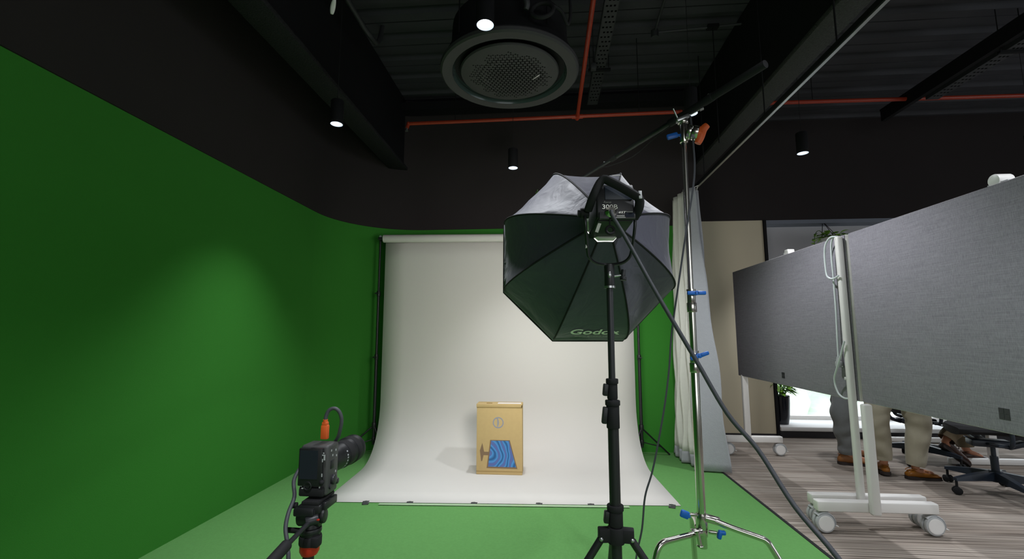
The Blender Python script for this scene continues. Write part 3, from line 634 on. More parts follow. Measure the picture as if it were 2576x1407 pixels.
tc = MB(); tc.tube([(0.655, 2.022, 2.285), (0.660, 2.015, 2.15), (0.655, 2.01, 1.99), (0.615, 2.04, 1.735), (0.58, 2.06, 1.516), (0.55, 2.09, 1.302), (0.535, 2.1, 1.144), (0.51, 2.1, 0.989), (0.474, 2.1, 0.82), (0.445, 2.1, 0.703), (0.412, 2.1, 0.603), (0.395, 2.1, 0.473), (0.366, 2.1, 0.349), (0.34, 2.08, 0.16), (0.32, 2.04, 0.03), (0.34, 1.95, 0.0105), (0.45, 1.75, 0.0105)], 0.0042, n=8)
tag(recenter(tc.build('microphone_cable', 'cable')), 'thin grey cable hanging beside the chrome C-stand down to the carpet', 'cable')

# ------------------------------------------------------------------ camera on its tripod
KX, KY = -0.592, 1.15
cm = thing('camera', (KX, KY, 0.892), 'small grey video camera turned on its side on the tripod', 'camera')
yaw = R(-1.5)
KM = Matrix.Translation((KX, KY, 0.958)) @ Matrix.Rotation(yaw, 4, 'Z') @ Matrix.Scale(0.93, 4)
def kb(c, s, **k): return MB().box(c, s, **k).xf(KM)
kb((0, 0.035, 0), (0.080, 0.062, 0.132), bev=0.008, seg=3).build('camera_body', 'camera_grey', cm)
kb((-0.004, -0.002, 0.012), (0.066, 0.014, 0.098), bev=0.003).build('screen_housing', 'black_pl', cm)
kb((-0.007, -0.0095, 0.019), (0.050, 0.002, 0.074)).build('screen', 'screen', cm, smooth=False)
kb((0.0, 0.0, -0.053), (0.070, 0.012, 0.024), bev=0.005).build('thumb_rest', 'black_rub', cm)
m = MB().torus((0, -0.008, 0), 0.010, 0.0022, axis=(0, 1, 0), n=20).cyl((0, 0.0, 0), (0, -0.009, 0), 0.006); m.xf(KM @ Matrix.Translation((-0.008, 0, -0.036))); m.build('control_wheel', 'black_pl', cm)
m = MB()
for x, z, sx, sz in [(-0.022, -0.030, .004, .006), (-0.027, -0.037, .005, .003), (-0.018, -0.036, .004, .008), (-0.023, -0.043, .005, .003), (-0.008, -0.026, .008, .003), (-0.008, -0.046, .009, .003), (0.004, -0.034, .003, .005), (0.010, -0.031, .004, .003), (0.020, -0.032, .006, .003), (0.025, -0.036, .003, .010), (0.030, 0.044, .004, .003), (0.035, 0.038, .004, .014), (0.029, 0.030, .004, .008), (0.029, -0.008, .004, .008), (0.032, 0.049, .003, .003)]:
    m.box((x, -0.0095 if z > -0.02 and x < 0.02 else -0.0062, z), (sx, 0.0015, sz))
m.xf(KM); m.build('button_markings', 'grey_pl', cm, smooth=False)
m = MB().sph((0.031, -0.008, -0.026), 0.007, (1, 0.9, 1), n=12); m.xf(KM); m.build('joystick', 'black_rub', cm)
m = MB().cyl((0.038, 0.035, -0.030), (0.048, 0.035, -0.030), 0.013, n=24, bev=0.002).cyl((0.038, 0.056, -0.040), (0.046, 0.056, -0.040), 0.008, n=20, bev=0.002).cyl((0.038, 0.022, -0.045), (0.044, 0.022, -0.045), 0.007); m.xf(KM); m.build('dial', 'dark_grey', cm)
kb((0.0405, 0.030, 0.012), (0.003, 0.022, 0.022), bev=0.001).build('hot_shoe_cover', 'black_pl', cm)
m = MB()
for y, z in ((0.02, 0.05), (0.045, 0.046), (0.028, 0.036), (0.05, 0.030), (0.048, -0.012)): m.box((0.0408, y, z), (0.001, 0.004, 0.005))
m.xf(KM); m.build('side_markings', 'grey_pl', cm, smooth=False)
LNS = [(0.031, 0.0), (0.0325, 0.004), (0.0325, 0.03), (0.036, 0.042), (0.036, 0.062), (0.0375, 0.066), (0.0375, 0.105), (0.040, 0.112), (0.040, 0.150), (0.0415, 0.154), (0.0415, 0.166), (0.037, 0.166), (0.034, 0.155), (0.0001, 0.15)]
m = MB().lathe(LNS, (0, 0, 0), n=40, axis=(0, 1, 0)); m.xf(KM @ Matrix.Translation((0.006, 0.066, 0.006))); ln = m.build('lens_barrel', 'black_pl', cm)
m = MB().lathe([(0.0382, 0), (0.039, 0.004), (0.039, 0.030), (0.0382, 0.034)], (0, 0.070, 0), n=48, axis=(0, 1, 0), cap=False); m.xf(KM @ Matrix.Translation((0.006, 0.066, 0.006))); m.build('zoom_ring', 'black_rub', ln)
m = MB().lathe([(0.0405, 0), (0.0418, 0.003), (0.0418, 0.024), (0.0405, 0.027)], (0, 0.118, 0), n=48, axis=(0, 1, 0), cap=False); m.xf(KM @ Matrix.Translation((0.006, 0.066, 0.006))); m.build('focus_ring', 'black_rub', ln)
m = MB()
for a, y in ((0.2, .055), (0.0, .055), (-.25, .055), (-.5, .055), (-.72, .055), (.5, .056), (-.95, .056)):
    m.box((0.0365 * math.cos(a), y, 0.0365 * math.sin(a)), (0.001, 0.005, 0.004), rot=(0, -a, 0))
m.xf(KM @ Matrix.Translation((0.006, 0.066, 0.006))); m.build('lens_markings', 'grey_pl', ln, smooth=False)
m = MB().lathe([(0.0335, 0), (0.03, -0.004), (0.0001, 0.006)], (0, 0.158, 0), n=32, axis=(0, 1, 0), cap=False); m.xf(KM @ Matrix.Translation((0.006, 0.066, 0.006))); m.build('front_glass', 'lens_glass', ln)
# monitor lead with orange plug
hl = thing('video_cable', (KX + 0.01, KY + 0.04, 1.026), 'black video cable with an orange plug looping over the camera', 'cable')
m = MB().box((-0.583, 1.187, 1.046), (0.019, 0.013, 0.036), bev=0.003).box((-0.583, 1.187, 1.067), (0.015, 0.011, 0.010), bev=0.002).cyl((-0.583, 1.187, 1.07), (-0.583, 1.187, 1.078), 0.006); m.build('plug', 'orange_pl', hl)
MB().tube([(-0.583, 1.187, 1.072), (-0.582, 1.187, 1.086), (-0.575, 1.188, 1.101), (-0.562, 1.19, 1.106), (-0.549, 1.192, 1.097), (-0.543, 1.195, 1.075), (-0.549, 1.2, 1.045), (-0.560, 1.21, 1.024), (-0.590, 1.235, 1.000), (-0.650, 1.235, 0.965), (-0.655, 1.18, 0.930), (-0.636, 1.15, 0.896), (-0.632, 1.12, 0.869), (-0.626, 1.1, 0.841), (-0.610, 1.085, 0.806), (-0.602, 1.075, 0.74), (-0.62, 1.07, 0.4), (-0.66, 1.0, 0.05), (-0.75, 0.9, 0.0115), (-1.0, 0.7, 0.0115)], 0.0048, n=10).build('lead', 'cable', hl)
# tripod
tp = thing('camera_tripod', (KX, KY, 0.006), 'black video tripod with fluid head and red ring under the camera', 'tripod')
TM = Matrix.Translation((KX + 0.003, KY, 0)) @ Matrix.Diagonal((0.86, 0.86, 1, 1))
def tb_(c, s, **k): return MB().box(c, s, **k).xf(TM)
tb_((0.004, 0.028, 0.887), (0.052, 0.10, 0.010), bev=0.003).build('quick_release_plate', 'black_rub', tp)
m = MB().box((0.002, 0.02, 0.873), (0.066, 0.088, 0.020), bev=0.004).box((0.038, 0.03, 0.876), (0.012, 0.075, 0.020), bev=0.003).box((-0.010, -0.02, 0.868), (0.060, 0.024, 0.020), bev=0.005).xf(TM); m.build('head_clamp', 'black_pl', tp)
MB().cyl((KX - 0.034, KY + 0.0, 0.876), (KX - 0.05, KY - 0.004, 0.876), 0.007, bev=0.002).build('lock_knob', 'black_rub', tp)
m = MB().cyl((-0.036, 0.0, 0.852), (0.030, 0.0, 0.852), 0.024, n=28, bev=0.004).cyl((0.026, 0, 0.853), (0.042, 0, 0.853), 0.017, n=24, bev=0.003).box((0, 0, 0.864), (0.045, 0.05, 0.024), bev=0.004).xf(TM); m.build('tilt_drum', 'black_pl', tp)
MB().box((KX + 0.030, KY - 0.023, 0.852), (0.010, 0.004, 0.004), bev=0.001).build('red_mark', 'red_pl', tp)
m = MB().cyl((0, 0, 0.806), (0, 0, 0.838), 0.027, 0.023, n=28, bev=0.003).cyl((0, 0, 0.814), (0, 0, 0.826), 0.030, n=28, bev=0.003).xf(TM); m.build('pan_base', 'black_pl', tp)
MB().cyl((KX - 0.022, KY - 0.005, 0.818), (KX - 0.058, KY - 0.008, 0.820), 0.0065, bev=0.002).build('pan_lock', 'black_rub', tp)
m = MB().cyl((0, 0, 0.786), (0, 0, 0.808), 0.031, n=28, bev=0.004).box((0.022, -0.012, 0.797), (0.026, 0.03, 0.024), bev=0.005).xf(TM); m.build('levelling_collar', 'black_rub', tp)
MB().lathe([(0.0125, 0.760), (0.019, 0.763), (0.0235, 0.772), (0.0235, 0.787), (0.012, 0.787)], (KX + 0.002, KY, 0)).build('red_ring', 'red_pl', tp)
MB().cyl((KX, KY, 0.45), (KX, KY, 0.772), 0.0135, n=20).build('centre_column', 'black_pl', tp)
MB().cyl((KX, KY, 0.585), (KX, KY, 0.64), 0.030, n=20, bev=0.004).build('leg_hub', 'black_pl', tp)
for a in (R(100), R(220), R(340)):
    p0 = V((KX + math.cos(a) * 0.03, KY + math.sin(a) * 0.03, 0.61)); e = V((KX + math.cos(a) * 0.42, KY + math.sin(a) * 0.42, 0.020))
    lg = MB().cyl(p0, p0.lerp(e, .55), 0.014, n=14).cyl(p0.lerp(e, .5), e, 0.010, n=14).build('leg', 'black_pl', tp)
    MB().sph(e, 0.0135, n=10).build('rubber_foot', 'black_rub', lg)
h0 = V((KX + 0.012, KY - 0.022, 0.848)); h1 = V((-0.587, 1.07, 0.8375)); h2 = V((-0.590, 1.03, 0.826)); h3 = V((-0.600, 0.93, 0.798))
MB().cyl(h0 + V((0.016, 0.01, 0.004)), h0 + V((-0.010, -0.004, -0.002)), 0.012, bev=0.003).cyl(h0, h2, 0.0058, n=14).build('pan_bar', 'dark_grey', tp)
MB().cyl(h1.lerp(h2, 0.6), h3, 0.0125, n=18, bev=0.003).build('pan_handle', 'black_rub', tp)
# ------------------------------------------------------------------ curtain and rail
rb = thing('curtain_rail', (1.60, 1.8, 2.86), 'black ceiling-hung curtain rail running from the camera side to the grey curtain', 'curtain rail')
MB().box((1.60, 0.9, 2.872), (0.034, 8.6, 0.036), bev=0.003).build('rail_profile', 'black_steel', rb, smooth=False)
MB().box((1.60, 0.9, 2.8525), (0.020, 8.6, 0.004)).build('rail_track', 'steel', rb, smooth=False)
for y in (-0.6, 1.0, 2.46, 3.30, 4.6): MB().cyl((1.60, y, 2.885), (1.60, y, ZC + 0.02), 0.005, n=8).build('hanger_rod', 'black_steel', rb)
ct = thing('curtain', (1.52, 4.95, 0.02), 'off-white and grey floor-length curtain gathered at the back end of the rail', 'curtain')
def curt(u, z):
    s = 1 - z / 2.82
    y = 5.24 - u * (0.50 + 0.16 * s) + 0.02 * math.sin(9 * u + 2 * s)
    A = 0.085 + 0.05 * s + 0.02 * math.sin(u * 23)
    ph = 2 * PI * 5.25 * u + 0.5 * math.sin(3 * s + u * 5)
    x = 1.515 + 0.03 * s * (1 - u) * -2.2 + A * math.sin(ph - 0.9) + 0.012 * math.sin(7 * z + 20 * u) * (0.3 + s)
    if u > 0.86: x += (u - 0.86) * 0.28 * (0.5 + s)
    return V((x, y, z + 0.006 * math.sin(ph * 2) * (1 if z > 2.7 else 0)))
def cstrip(u0, u1, z0, z1, nu, nz, name, m, off=0.0):
    mb = MB(); mb.loft([[curt(u0 + (u1 - u0) * i / nu, z0 + (z1 - z0) * j / nz) + V((0, -off, 0)) for i in range(nu + 1)] for j in range(nz + 1)], cap=False, closed=False)
    o = mb.build(name, m, ct, ang=80); so = o.modifiers.new('thickness', 'SOLIDIFY'); so.thickness = 0.003; return o
cstrip(0, 0.80, 0.13, 2.82, 96, 40, 'sheer_cloth', 'curtain')
cstrip(0, 0.80, 0.02, 0.13, 96, 4, 'hem_band', 'curtain_g')
cstrip(0.80, 1.0, 0.02, 2.82, 30, 40, 'grey_cloth', 'curtain_g')
for i in range(11):
    p = curt(0.03 + 0.094 * i, 2.80); MB().tube([p + V((0, 0, 0)), (1.60 * .6 + p.x * .4, p.y, 2.835), (1.60, p.y, 2.855)], 0.003, n=6).build('hook', 'white_pl', ct)

# ------------------------------------------------------------------ large mobile displays seen from behind
def caster(parent, x, y, face=1):
    c = MB().cyl((x, y - 0.030, 0.066), (x, y - 0.006, 0.066), 0.060, n=28, bev=0.006).cyl((x, y + 0.006, 0.066), (x, y + 0.030, 0.066), 0.060, n=28, bev=0.006).build('caster', 'grey_pl', parent)
    MB().cyl((x, y - 0.0325, 0.066), (x, y - 0.0295, 0.066), 0.048, n=28).cyl((x, y - 0.0335, 0.066), (x, y - 0.032, 0.066), 0.044, n=28).build('wheel_cover', 'white_pl', c)
    h = MB(); rr = [[V((x + math.cos(a) * r, y + s, 0.066 + math.sin(a) * r)) for (r, s) in ((0.062, -0.026), (0.069, -0.020), (0.069, 0.020), (0.062, 0.026))] for a in [R(-15 + 150 * i / 10) for i in range(11)]]
    h.loft(rr); h.cyl((x, y, 0.13), (x, y, 0.155), 0.011); h.build('caster_hood', 'grey_pl', c)
    MB().box((x + 0.068, y - 0.012, 0.050), (0.030, 0.022, 0.006), rot=(0, 0.3, 0), bev=0.002).build('brake_lever', 'white_pl', c)
def display(y0, y1, label, far, near, post):
    t = thing('mobile_display', (2.16, (y0 + y1) / 2, 0), label, 'display', 'mobile displays in a row')
    yc = (y0 + y1) / 2; z0, z1 = 0.84, 2.01; zc = (z0 + z1) / 2
    MB().box((2.160, yc, zc), (0.060, y1 - y0, z1 - z0), bev=0.006).build('display_frame', 'white_metal', t)
    MB().box((2.127, yc, zc), (0.012, y1 - y0 - 0.008, z1 - z0 - 0.008), bev=0.004).build('fabric_back', 'fabric', t)
    MB().box((2.1915, yc, zc), (0.004, y1 - y0 - 0.03, z1 - z0 - 0.03)).build('display_screen', 'screen', t, smooth=False)
    lg = MB()
    for a in (-1, 1):
        for b_ in (-1, 1): lg.box((2.1205, yc + a * 0.0135, 0.930 + b_ * 0.0135), (0.002, 0.025, 0.025))
    lg.build('four_square_logo', 'galv', t, smooth=False)
    for k, (yf, x0, x1, zb) in enumerate((far, near)):
        f = MB().box(((x0 + x1) / 2, yf, zb), (x1 - x0, 0.062, 0.066), bev=0.008, seg=3).build('foot_beam', 'white_metal', t)
        for x in (x0 + 0.045, x1 - 0.03): caster(f, x, yf)
    for (x, y, wx, wy, za, zb) in post:
        MB().box((x, y, (za + zb) / 2), (wx, wy, zb - za), bev=0.012, seg=3).build('post', 'white_metal', t)
    return t
d_far = display(3.372, 5.365, 'grey fabric-backed mobile display, the farther one, with cables hung on its post', (5.30, 1.90, 2.51, 0.170), (3.470, 1.80, 2.545, 0.172),
        [(2.150, 5.28, 0.062, 0.05, 0.17, 0.86), (2.090, 3.388, 0.044, 0.040, 0.17, 1.998)])
d_near = display(1.375, 3.335, 'grey fabric-backed mobile display, the nearer one, cut off by the right edge of the photo', (3.335, 1.765, 2.515, 0.172), (1.55, 1.79, 2.545, 0.172),
        [(2.106, 3.280, 0.058, 0.044, 0.135, 0.838), (2.140, 1.50, 0.055, 0.06, 0.135, 0.86)])
# leads looped over the post of the farther display
wl = thing('power_lead', (2.075, 3.45, 0.84), 'white power lead looped over the top of the tall white display post', 'cable')
MB().tube([(2.085, 3.40, 2.000), (2.072, 3.45, 2.004), (2.066, 3.498, 1.965), (2.066, 3.522, 1.90), (2.068, 3.528, 1.80), (2.068, 3.52, 1.735), (2.062, 3.483, 1.708), (2.054, 3.43, 1.697), (2.052, 3.395, 1.700), (2.056, 3.365, 1.712)], 0.0065, n=10).build('upper_loop', 'cable_w', wl)
MB().tube([(2.092, 3.40, 2.002), (2.085, 3.44, 1.998), (2.085, 3.468, 1.95), (2.088, 3.48, 1.86), (2.090, 3.482, 1.737), (2.091, 3.486, 1.475), (2.090, 3.495, 1.274), (2.088, 3.498, 1.12)], 0.0065, n=10).build('drop_cord', 'cable_w', wl)
m = MB().cyl((2.088, 3.498, 1.14), (2.088, 3.498, 1.105), 0.010, 0.017, n=14).box((2.088, 3.498, 1.085), (0.030, 0.045, 0.042), bev=0.006); pg = m.build('plug', 'grey_pl', wl)
MB().box((2.088, 3.465, 1.072), (0.006, 0.034, 0.008)).build('plug_pin', 'steel', pg, smooth=False)
MB().tube([(2.055, 3.362, 1.252), (2.052, 3.378, 1.215), (2.050, 3.42, 1.13), (2.055, 3.475, 1.05), (2.066, 3.525, 0.99), (2.075, 3.538, 0.93), (2.080, 3.515, 0.875), (2.085, 3.47, 0.852), (2.085, 3.42, 0.853)], 0.0065, n=10).build('lower_loop', 'cable_w', wl)
MB().box((2.118, 3.465, 0.985), (0.018, 0.05, 0.022), bev=0.003).build('cable_clip', 'white_pl', wl)
wc = thing('webcam', (2.165, 2.265, 2.0105), 'pale grey rounded camera bar on top of the nearer display', 'webcam')
m = MB().cyl((2.128, 2.275, 2.028), (2.20, 2.275, 2.028), 0.031, n=28, bev=0.006); m.build('webcam_body', 'white_pl', wc)
MB().box((2.165, 2.265, 2.013), (0.06, 0.10, 0.006), bev=0.002).build('webcam_foot', 'grey_pl', wc)
wc2 = thing('webcam', (2.165, 4.21, 2.0105), 'small white camera on top of the farther display', 'webcam')
MB().box((2.165, 4.20, 2.032), (0.06, 0.07, 0.040), bev=0.006, taper=(1, 0.8)).build('webcam_body', 'white_pl', wc2)
MB().box((2.165, 4.245, 2.022), (0.05, 0.025, 0.022), bev=0.004).build('webcam_foot', 'grey_pl', wc2)

# ------------------------------------------------------------------ plants and blind at the window
def leaf(mb, base, d, L, wd, bend=0.35):
    d = V(d).normalized(); s = d.cross(V((0, 0, 1)))
    s = s.normalized() if s.length > 1e-3 else V((1, 0, 0)); rings = []; n = 6
    for i in range(n + 1):
        t = i / n; c = V(base) + d * L * t + V((0, 0, -bend * L * t * t)); ww = wd * (math.sin(PI * min(1, t * 0.94 + 0.06)) ** 0.8) * (1.15 - 0.5 * t)
        up = V((0, 0, 0.18 * ww)); rings.append([c - s * ww + up, c, c + s * ww + up])
    mb.loft(rings, cap=False, closed=False)
pp_ = thing('potted_plant', (3.03, 6.37, 0.14), 'leafy green plant in a glossy black pot on the window sill', 'plant')
MB().lathe([(0.0001, 0.141), (0.082, 0.141), (0.100, 0.24), (0.112, 0.42), (0.116, 0.50), (0.108, 0.505), (0.102, 0.48), (0.0001, 0.47)], (3.03, 6.37, 0), n=36).build('pot', 'pot', pp_)
random.seed(11); st = MB(); lv = MB()
for i in range(16):
    a = random.uniform(0, 2 * PI); r = random.uniform(0.01, 0.06); b0_ = V((3.03 + r * math.cos(a), 6.37 + r * math.sin(a), 0.47)); h = random.uniform(0.10, 0.34)
    tp_ = b0_ + V((math.cos(a) * 0.09, math.sin(a) * 0.06, h)); st.tube([b0_, b0_.lerp(tp_, .5) + V((0, 0, .03)), tp_], 0.004, n=6, sm=3)
    for k in range(4):
        aa = a + random.uniform(-1.4, 1.4); leaf(lv, b0_.lerp(tp_, random.uniform(.5, 1)), (math.cos(aa), math.sin(aa), random.uniform(-.3, .5)), random.uniform(.10, .16), random.uniform(.03, .048))
st.build('stems', 'leaf_d', pp_); o = lv.build('leaves', 'leaf', pp_)
hp_ = thing('hanging_plant', (3.70, 6.12, 2.38), 'trailing green plant in a hanging pot above the farther display', 'plant')
MB().lathe([(0.0001, 2.38), (0.075, 2.38), (0.115, 2.46), (0.125, 2.54), (0.115, 2.545), (0.0001, 2.53)], (3.70, 6.12, 0), n=28).build('pot', 'white_pl', hp_)
for a in (0.3, 2.4, 4.5): MB().tube([(3.70 + 0.12 * math.cos(a), 6.12 + 0.10 * math.sin(a), 2.53), (3.68, 6.26, 2.80)], 0.004, n=6, sm=0).build('cord', 'black_rub', hp_)
random.seed(5); lv = MB()
for i in range(46):
    a = random.uniform(0, 2 * PI); r = random.uniform(.02, .11); b0_ = V((3.70 + r * math.cos(a) * 1.25, 6.12 + r * math.sin(a), 2.55 + random.uniform(0, .05)))
    leaf(lv, b0_, (math.cos(a), math.sin(a), random.uniform(-.2, .6)), random.uniform(.08, .15), random.uniform(.022, .036))
for i in range(7):
    z = 2.60 - i * 0.035; leaf(lv, (3.50 - 0.012 * i, 6.10, z), (-0.6, -0.5, random.uniform(-.2, .6)), .07, .022)
lv.build('leaves', 'leaf', hp_)
MB().tube([(3.62, 6.12, 2.57), (3.54, 6.11, 2.64), (3.48, 6.10, 2.58), (3.46, 6.10, 2.40)], 0.004, n=6).build('trailing_stem', 'leaf_d', hp_)
bl = thing('roller_blind', (5.9, 6.44, 0.95), 'grey roller blind drawn most of the way down the office window', 'blind')
MB().box((5.95, 6.44, 1.88), (6.0, 0.004, 1.86)).build('blind_cloth', 'blind', bl, smooth=False)
MB().cyl((2.96, 6.44, 0.955), (8.93, 6.44, 0.955), 0.012).build('bottom_bar', 'grey_pl', bl)

# ------------------------------------------------------------------ table and office chairs
tbl = thing('office_table', (4.42, 5.6, 0), 'white office table behind the displays by the window', 'table')
MB().box((4.42, 5.57, 0.735), (0.80, 1.20, 0.03), bev=0.005).build('tabletop', 'white_metal', tbl)
for y in (5.10, 6.06):
    MB().box((4.44, y, 0.39), (0.075, 0.045, 0.66), bev=0.006).build('leg', 'white_metal', tbl)
    MB().box((4.38, y, 0.032), (0.72, 0.055, 0.055), bev=0.008).build('foot_beam', 'white_metal', tbl)
def office_chair(x, y, rz, label, base_rot):
    t = thing('office_chair', (x, y, 0), label, 'chair', 'dark office chairs behind the displays')
    T = Matrix.Translation((x, y, 0)); TR = T @ Matrix.Rotation(rz, 4, 'Z')
    MB().cyl((x, y, 0.10), (x, y, 0.185), 0.045, n=20, bev=0.004).build('base_hub', 'navy', t)
    for k in range(5):
        a = base_rot + k * 2 * PI / 5; ca, sa = math.cos(a), math.sin(a)
        m = MB(); rr = []
        for u, hw, zt, zb in ((0.03, 0.034, 0.182, 0.108), (0.15, 0.029, 0.168, 0.112), (0.27, 0.024, 0.148, 0.110), (0.345, 0.019, 0.132, 0.108)):
            c = V((x + ca * u, y + sa * u, 0)); s = V((-sa, ca, 0))
            rr.append([c - s * hw + V((0, 0, zb)), c + s * hw + V((0, 0, zb)), c + s * hw * .75 + V((0, 0, zt)), c - s * hw * .75 + V((0, 0, zt))])
        m.loft(rr); ar = m.build('base_arm', 'navy', t)
        cx, cy = x + ca * 0.335, y + sa * 0.335; s = V((-sa, ca, 0)).lerp(V((ca, sa, 0)), 0.35).normalized()
        c = MB().cyl(V((cx, cy, 0.031)) - s * 0.027, V((cx, cy, 0.031)) - s * 0.006, 0.030, n=18, bev=0.004).cyl(V((cx, cy, 0.031)) + s * 0.006, V((cx, cy, 0.031)) + s * 0.027, 0.030, n=18, bev=0.004).cyl((cx, cy, 0.05), (cx, cy, 0.115), 0.009).build('caster', 'black_rub', ar)
    MB().cyl((x, y, 0.18), (x, y, 0.30), 0.026, n=18).cyl((x, y, 0.28), (x, y, 0.40), 0.016, n=16).build('gas_column', 'navy', t)
    m = MB().box((0.02, 0, 0.405), (0.26, 0.13, 0.055), bev=0.014).box((-0.14, 0, 0.400), (0.12, 0.08, 0.04), rot=(0, 0.35, 0), bev=0.01)
    for s in (-1, 1): m.box((0.03, s * 0.15, 0.415), (0.07, 0.22, 0.022), rot=(s * 0.10, 0, 0), bev=0.006)
    m.xf(TR); mc = m.build('tilt_mechanism', 'navy', t)
    m = MB().tube([(0.05, -0.06, 0.405), (0.06, -0.20, 0.395), (0.06, -0.27, 0.395)], 0.006, n=8).box((0.06, -0.285, 0.395), (0.02, 0.05, 0.012), bev=0.004); m.xf(TR); m.build('lever', 'navy', mc)
    sh_ = []
    for i in range(13):
        u = -1 + 2 * i / 12; ring = []
        for j in range(16):
            a = 2 * PI * j / 16; wv = math.copysign(abs(math.cos(a)) ** .55, math.cos(a)); hv = math.copysign(abs(math.sin(a)) ** .7, math.sin(a))
            wd = 0.245 * (1 - abs(u) ** 6 * .35); ring.append(V((0.02 + u * 0.235, wv * wd, 0.515 + hv * 0.032 + 0.012 * wv * wv - (0.02 * max(0, u) ** 3))))
        sh_.append(ring)
    m = MB(); m.loft(sh_); m.xf(TR); m.build('seat', 'black_rub', t)
    sh_ = []
    for i in range(13):
        u = i / 12; z = 0.60 + u * 0.48; ring = []
        for j in range(16):
            a = 2 * PI * j / 16; wv = math.copysign(abs(math.cos(a)) ** .6, math.cos(a)); wd = 0.225 * (1 - abs(2 * u - 1) ** 6 * .25)
            ring.append(V((-0.27 - 0.06 * u + 0.035 * math.sin(u * 3) + 0.03 * wv * wv + 0.016 * math.sin(a), wv * wd, z)))
        sh_.append(ring)
    m = MB(); m.loft(sh_); m.xf(TR); m.build('backrest', 'black_rub', t)
    m = MB().tube([(-0.18, 0, 0.40), (-0.29, 0, 0.45), (-0.325, 0, 0.60), (-0.315, 0, 0.78)], 0.02, n=10, flat=(1.6, .8)); m.xf(TR); m.build('back_support', 'navy', t)
    for s in (-1, 1):
        m = MB().tube([(0.0, s * 0.20, 0.415), (-0.01, s * 0.275, 0.44), (-0.01, s * 0.285, 0.55), (0.0, s * 0.28, 0.655)], 0.015, n=10).box((0.02, s * 0.275, 0.668), (0.24, 0.075, 0.026), bev=0.010); m.xf(TR); m.build('armrest', 'navy', t)
    return t
office_chair(3.66, 4.20, R(160), 'empty dark blue office chair nearest the nearer display, its star base fully in view', R(185))
office_chair(3.82, 5.18, R(4), 'dark office chair with a brown-trousered person seated, behind the beige trousers', R(148))
office_chair(4.75, 4.15, R(200), 'dark office chair at the right edge, only a caster and base arm in view', R(170))

# ------------------------------------------------------------------ people behind the displays
def skinned(name, chains, m, parent, sub=2):
    """one continuous surface grown around joint chains: each chain is a list of (point, radius); shared points join."""
    bmv = {}; vs_, es, rad = [], [], []
    def vid(p, r):
        k = tuple(round(q, 4) for q in p)
        if k not in bmv: bmv[k] = len(vs_); vs_.append(V(p)); rad.append(r)
        return bmv[k]
    for ch in chains:
        ids = [vid(p, r) for p, r in ch]
        es += [(a, b_) for a, b_ in zip(ids, ids[1:]) if a != b_]
    me = bpy.data.meshes.new(name); inv = W[parent.name].inverted()
    bb = bmesh.new(); ly = bb.verts.layers.skin.new('skin'); bvs = []
    for i, (v, r) in enumerate(zip(vs_, rad)):
        x = bb.verts.new(inv @ v); x[ly].radius = r if isinstance(r, tuple) else (r, r); x[ly].use_root = (i == 0); bvs.append(x)
    for a, b_ in es: bb.edges.new((bvs[a], bvs[b_]))
    bb.to_mesh(me); bb.free()
    o = bpy.data.objects.new(name, me); COL.objects.link(o); o.parent = parent; W[o.name] = W[parent.name]
    s = o.modifiers.new('skin', 'SKIN'); s.use_smooth_shade = True
    q = o.modifiers.new('smooth', 'SUBSURF'); q.levels = sub; q.render_levels = sub
    dg = bpy.context.evaluated_depsgraph_get(); nm = bpy.data.meshes.new_from_object(o.evaluated_get(dg))
    o.modifiers.clear(); o.data = nm; nm.name = name; nm.materials.clear(); nm.materials.append(M[m])
    nm.polygons.foreach_set('use_smooth', [True] * len(nm.polygons)); return o
def hand_chains(wr, d, side):
    d = V(d).normalized(); wr = V(wr); s = d.cross(V((0, 0, 1))); s = s.normalized() if s.length > .1 else V((0, 1, 0)); n_ = s.cross(d)
    palm = wr + d * 0.05; out = [[(wr, (0.024, 0.02)), (palm, (0.034, 0.017))]]
    for k, (o_, L) in enumerate(((-0.027, .068), (-0.009, .078), (0.010, .073), (0.027, .056))):
        k0 = palm + d * 0.04 + s * o_
        out.append([(palm, (0.034, 0.017)), (k0, 0.0095), (k0 + d * L * .5 - n_ * .008, 0.0085), (k0 + d * L * .85 - n_ * .026, 0.0078)])
    th = wr + d * 0.03 - s * 0.03 * side
    out.append([(palm, (0.034, 0.017)), (th, 0.011), (th + d * .04 - s * .012 * side - n_ * .01, 0.0095), (th + d * .065 - s * .014 * side - n_ * .02, 0.008)])
    return out
def trouser_leg(mb, pts, rads, seed, wr=0.012, n=22, sub=9, kx=1.0):
    P = smooth_path(pts, sub); N = len(P); rings = []; rnd = random.Random(seed); ph = [rnd.uniform(0, 6) for _ in range(8)]
    for i, p in enumerate(P):
        t = i / (N - 1); f = t * (len(rads) - 1); k = min(int(f), len(rads) - 2); r = rads[k] + (rads[k + 1] - rads[k]) * (f - k)
        d = (P[min(i + 1, N - 1)] - P[max(i - 1, 0)]).normalized(); x = V((1, 0, 0)); x = (x - d * x.dot(d)).normalized(); y_ = d.cross(x); ring = []
        for j in range(n):
            a = 2 * PI * j / n
            w_ = wr * (math.sin(26 * t + 2 * math.sin(a + ph[0]) + ph[1]) * max(0, math.sin(a + ph[2] + 3 * t)) + 0.6 * math.sin(41 * t - 1.6 * math.sin(2 * a + ph[3])) * max(0, math.sin(a + ph[4] - 5 * t))) * min(1, t * 3) * (1 if t < .97 else 0.3)
            ring.append(p + (x * math.cos(a) * kx + y_ * math.sin(a)) * (r + w_))
        rings.append(ring)
    e = rings[-1]; c = sum(e, V()) / n
    rings.append([c + (q - c) * 0.93 for q in e]); rings.append([c + (q - c) * 0.90 + (P[-8] - P[-1]) * 0.4 for q in e])
    mb.loft(rings)
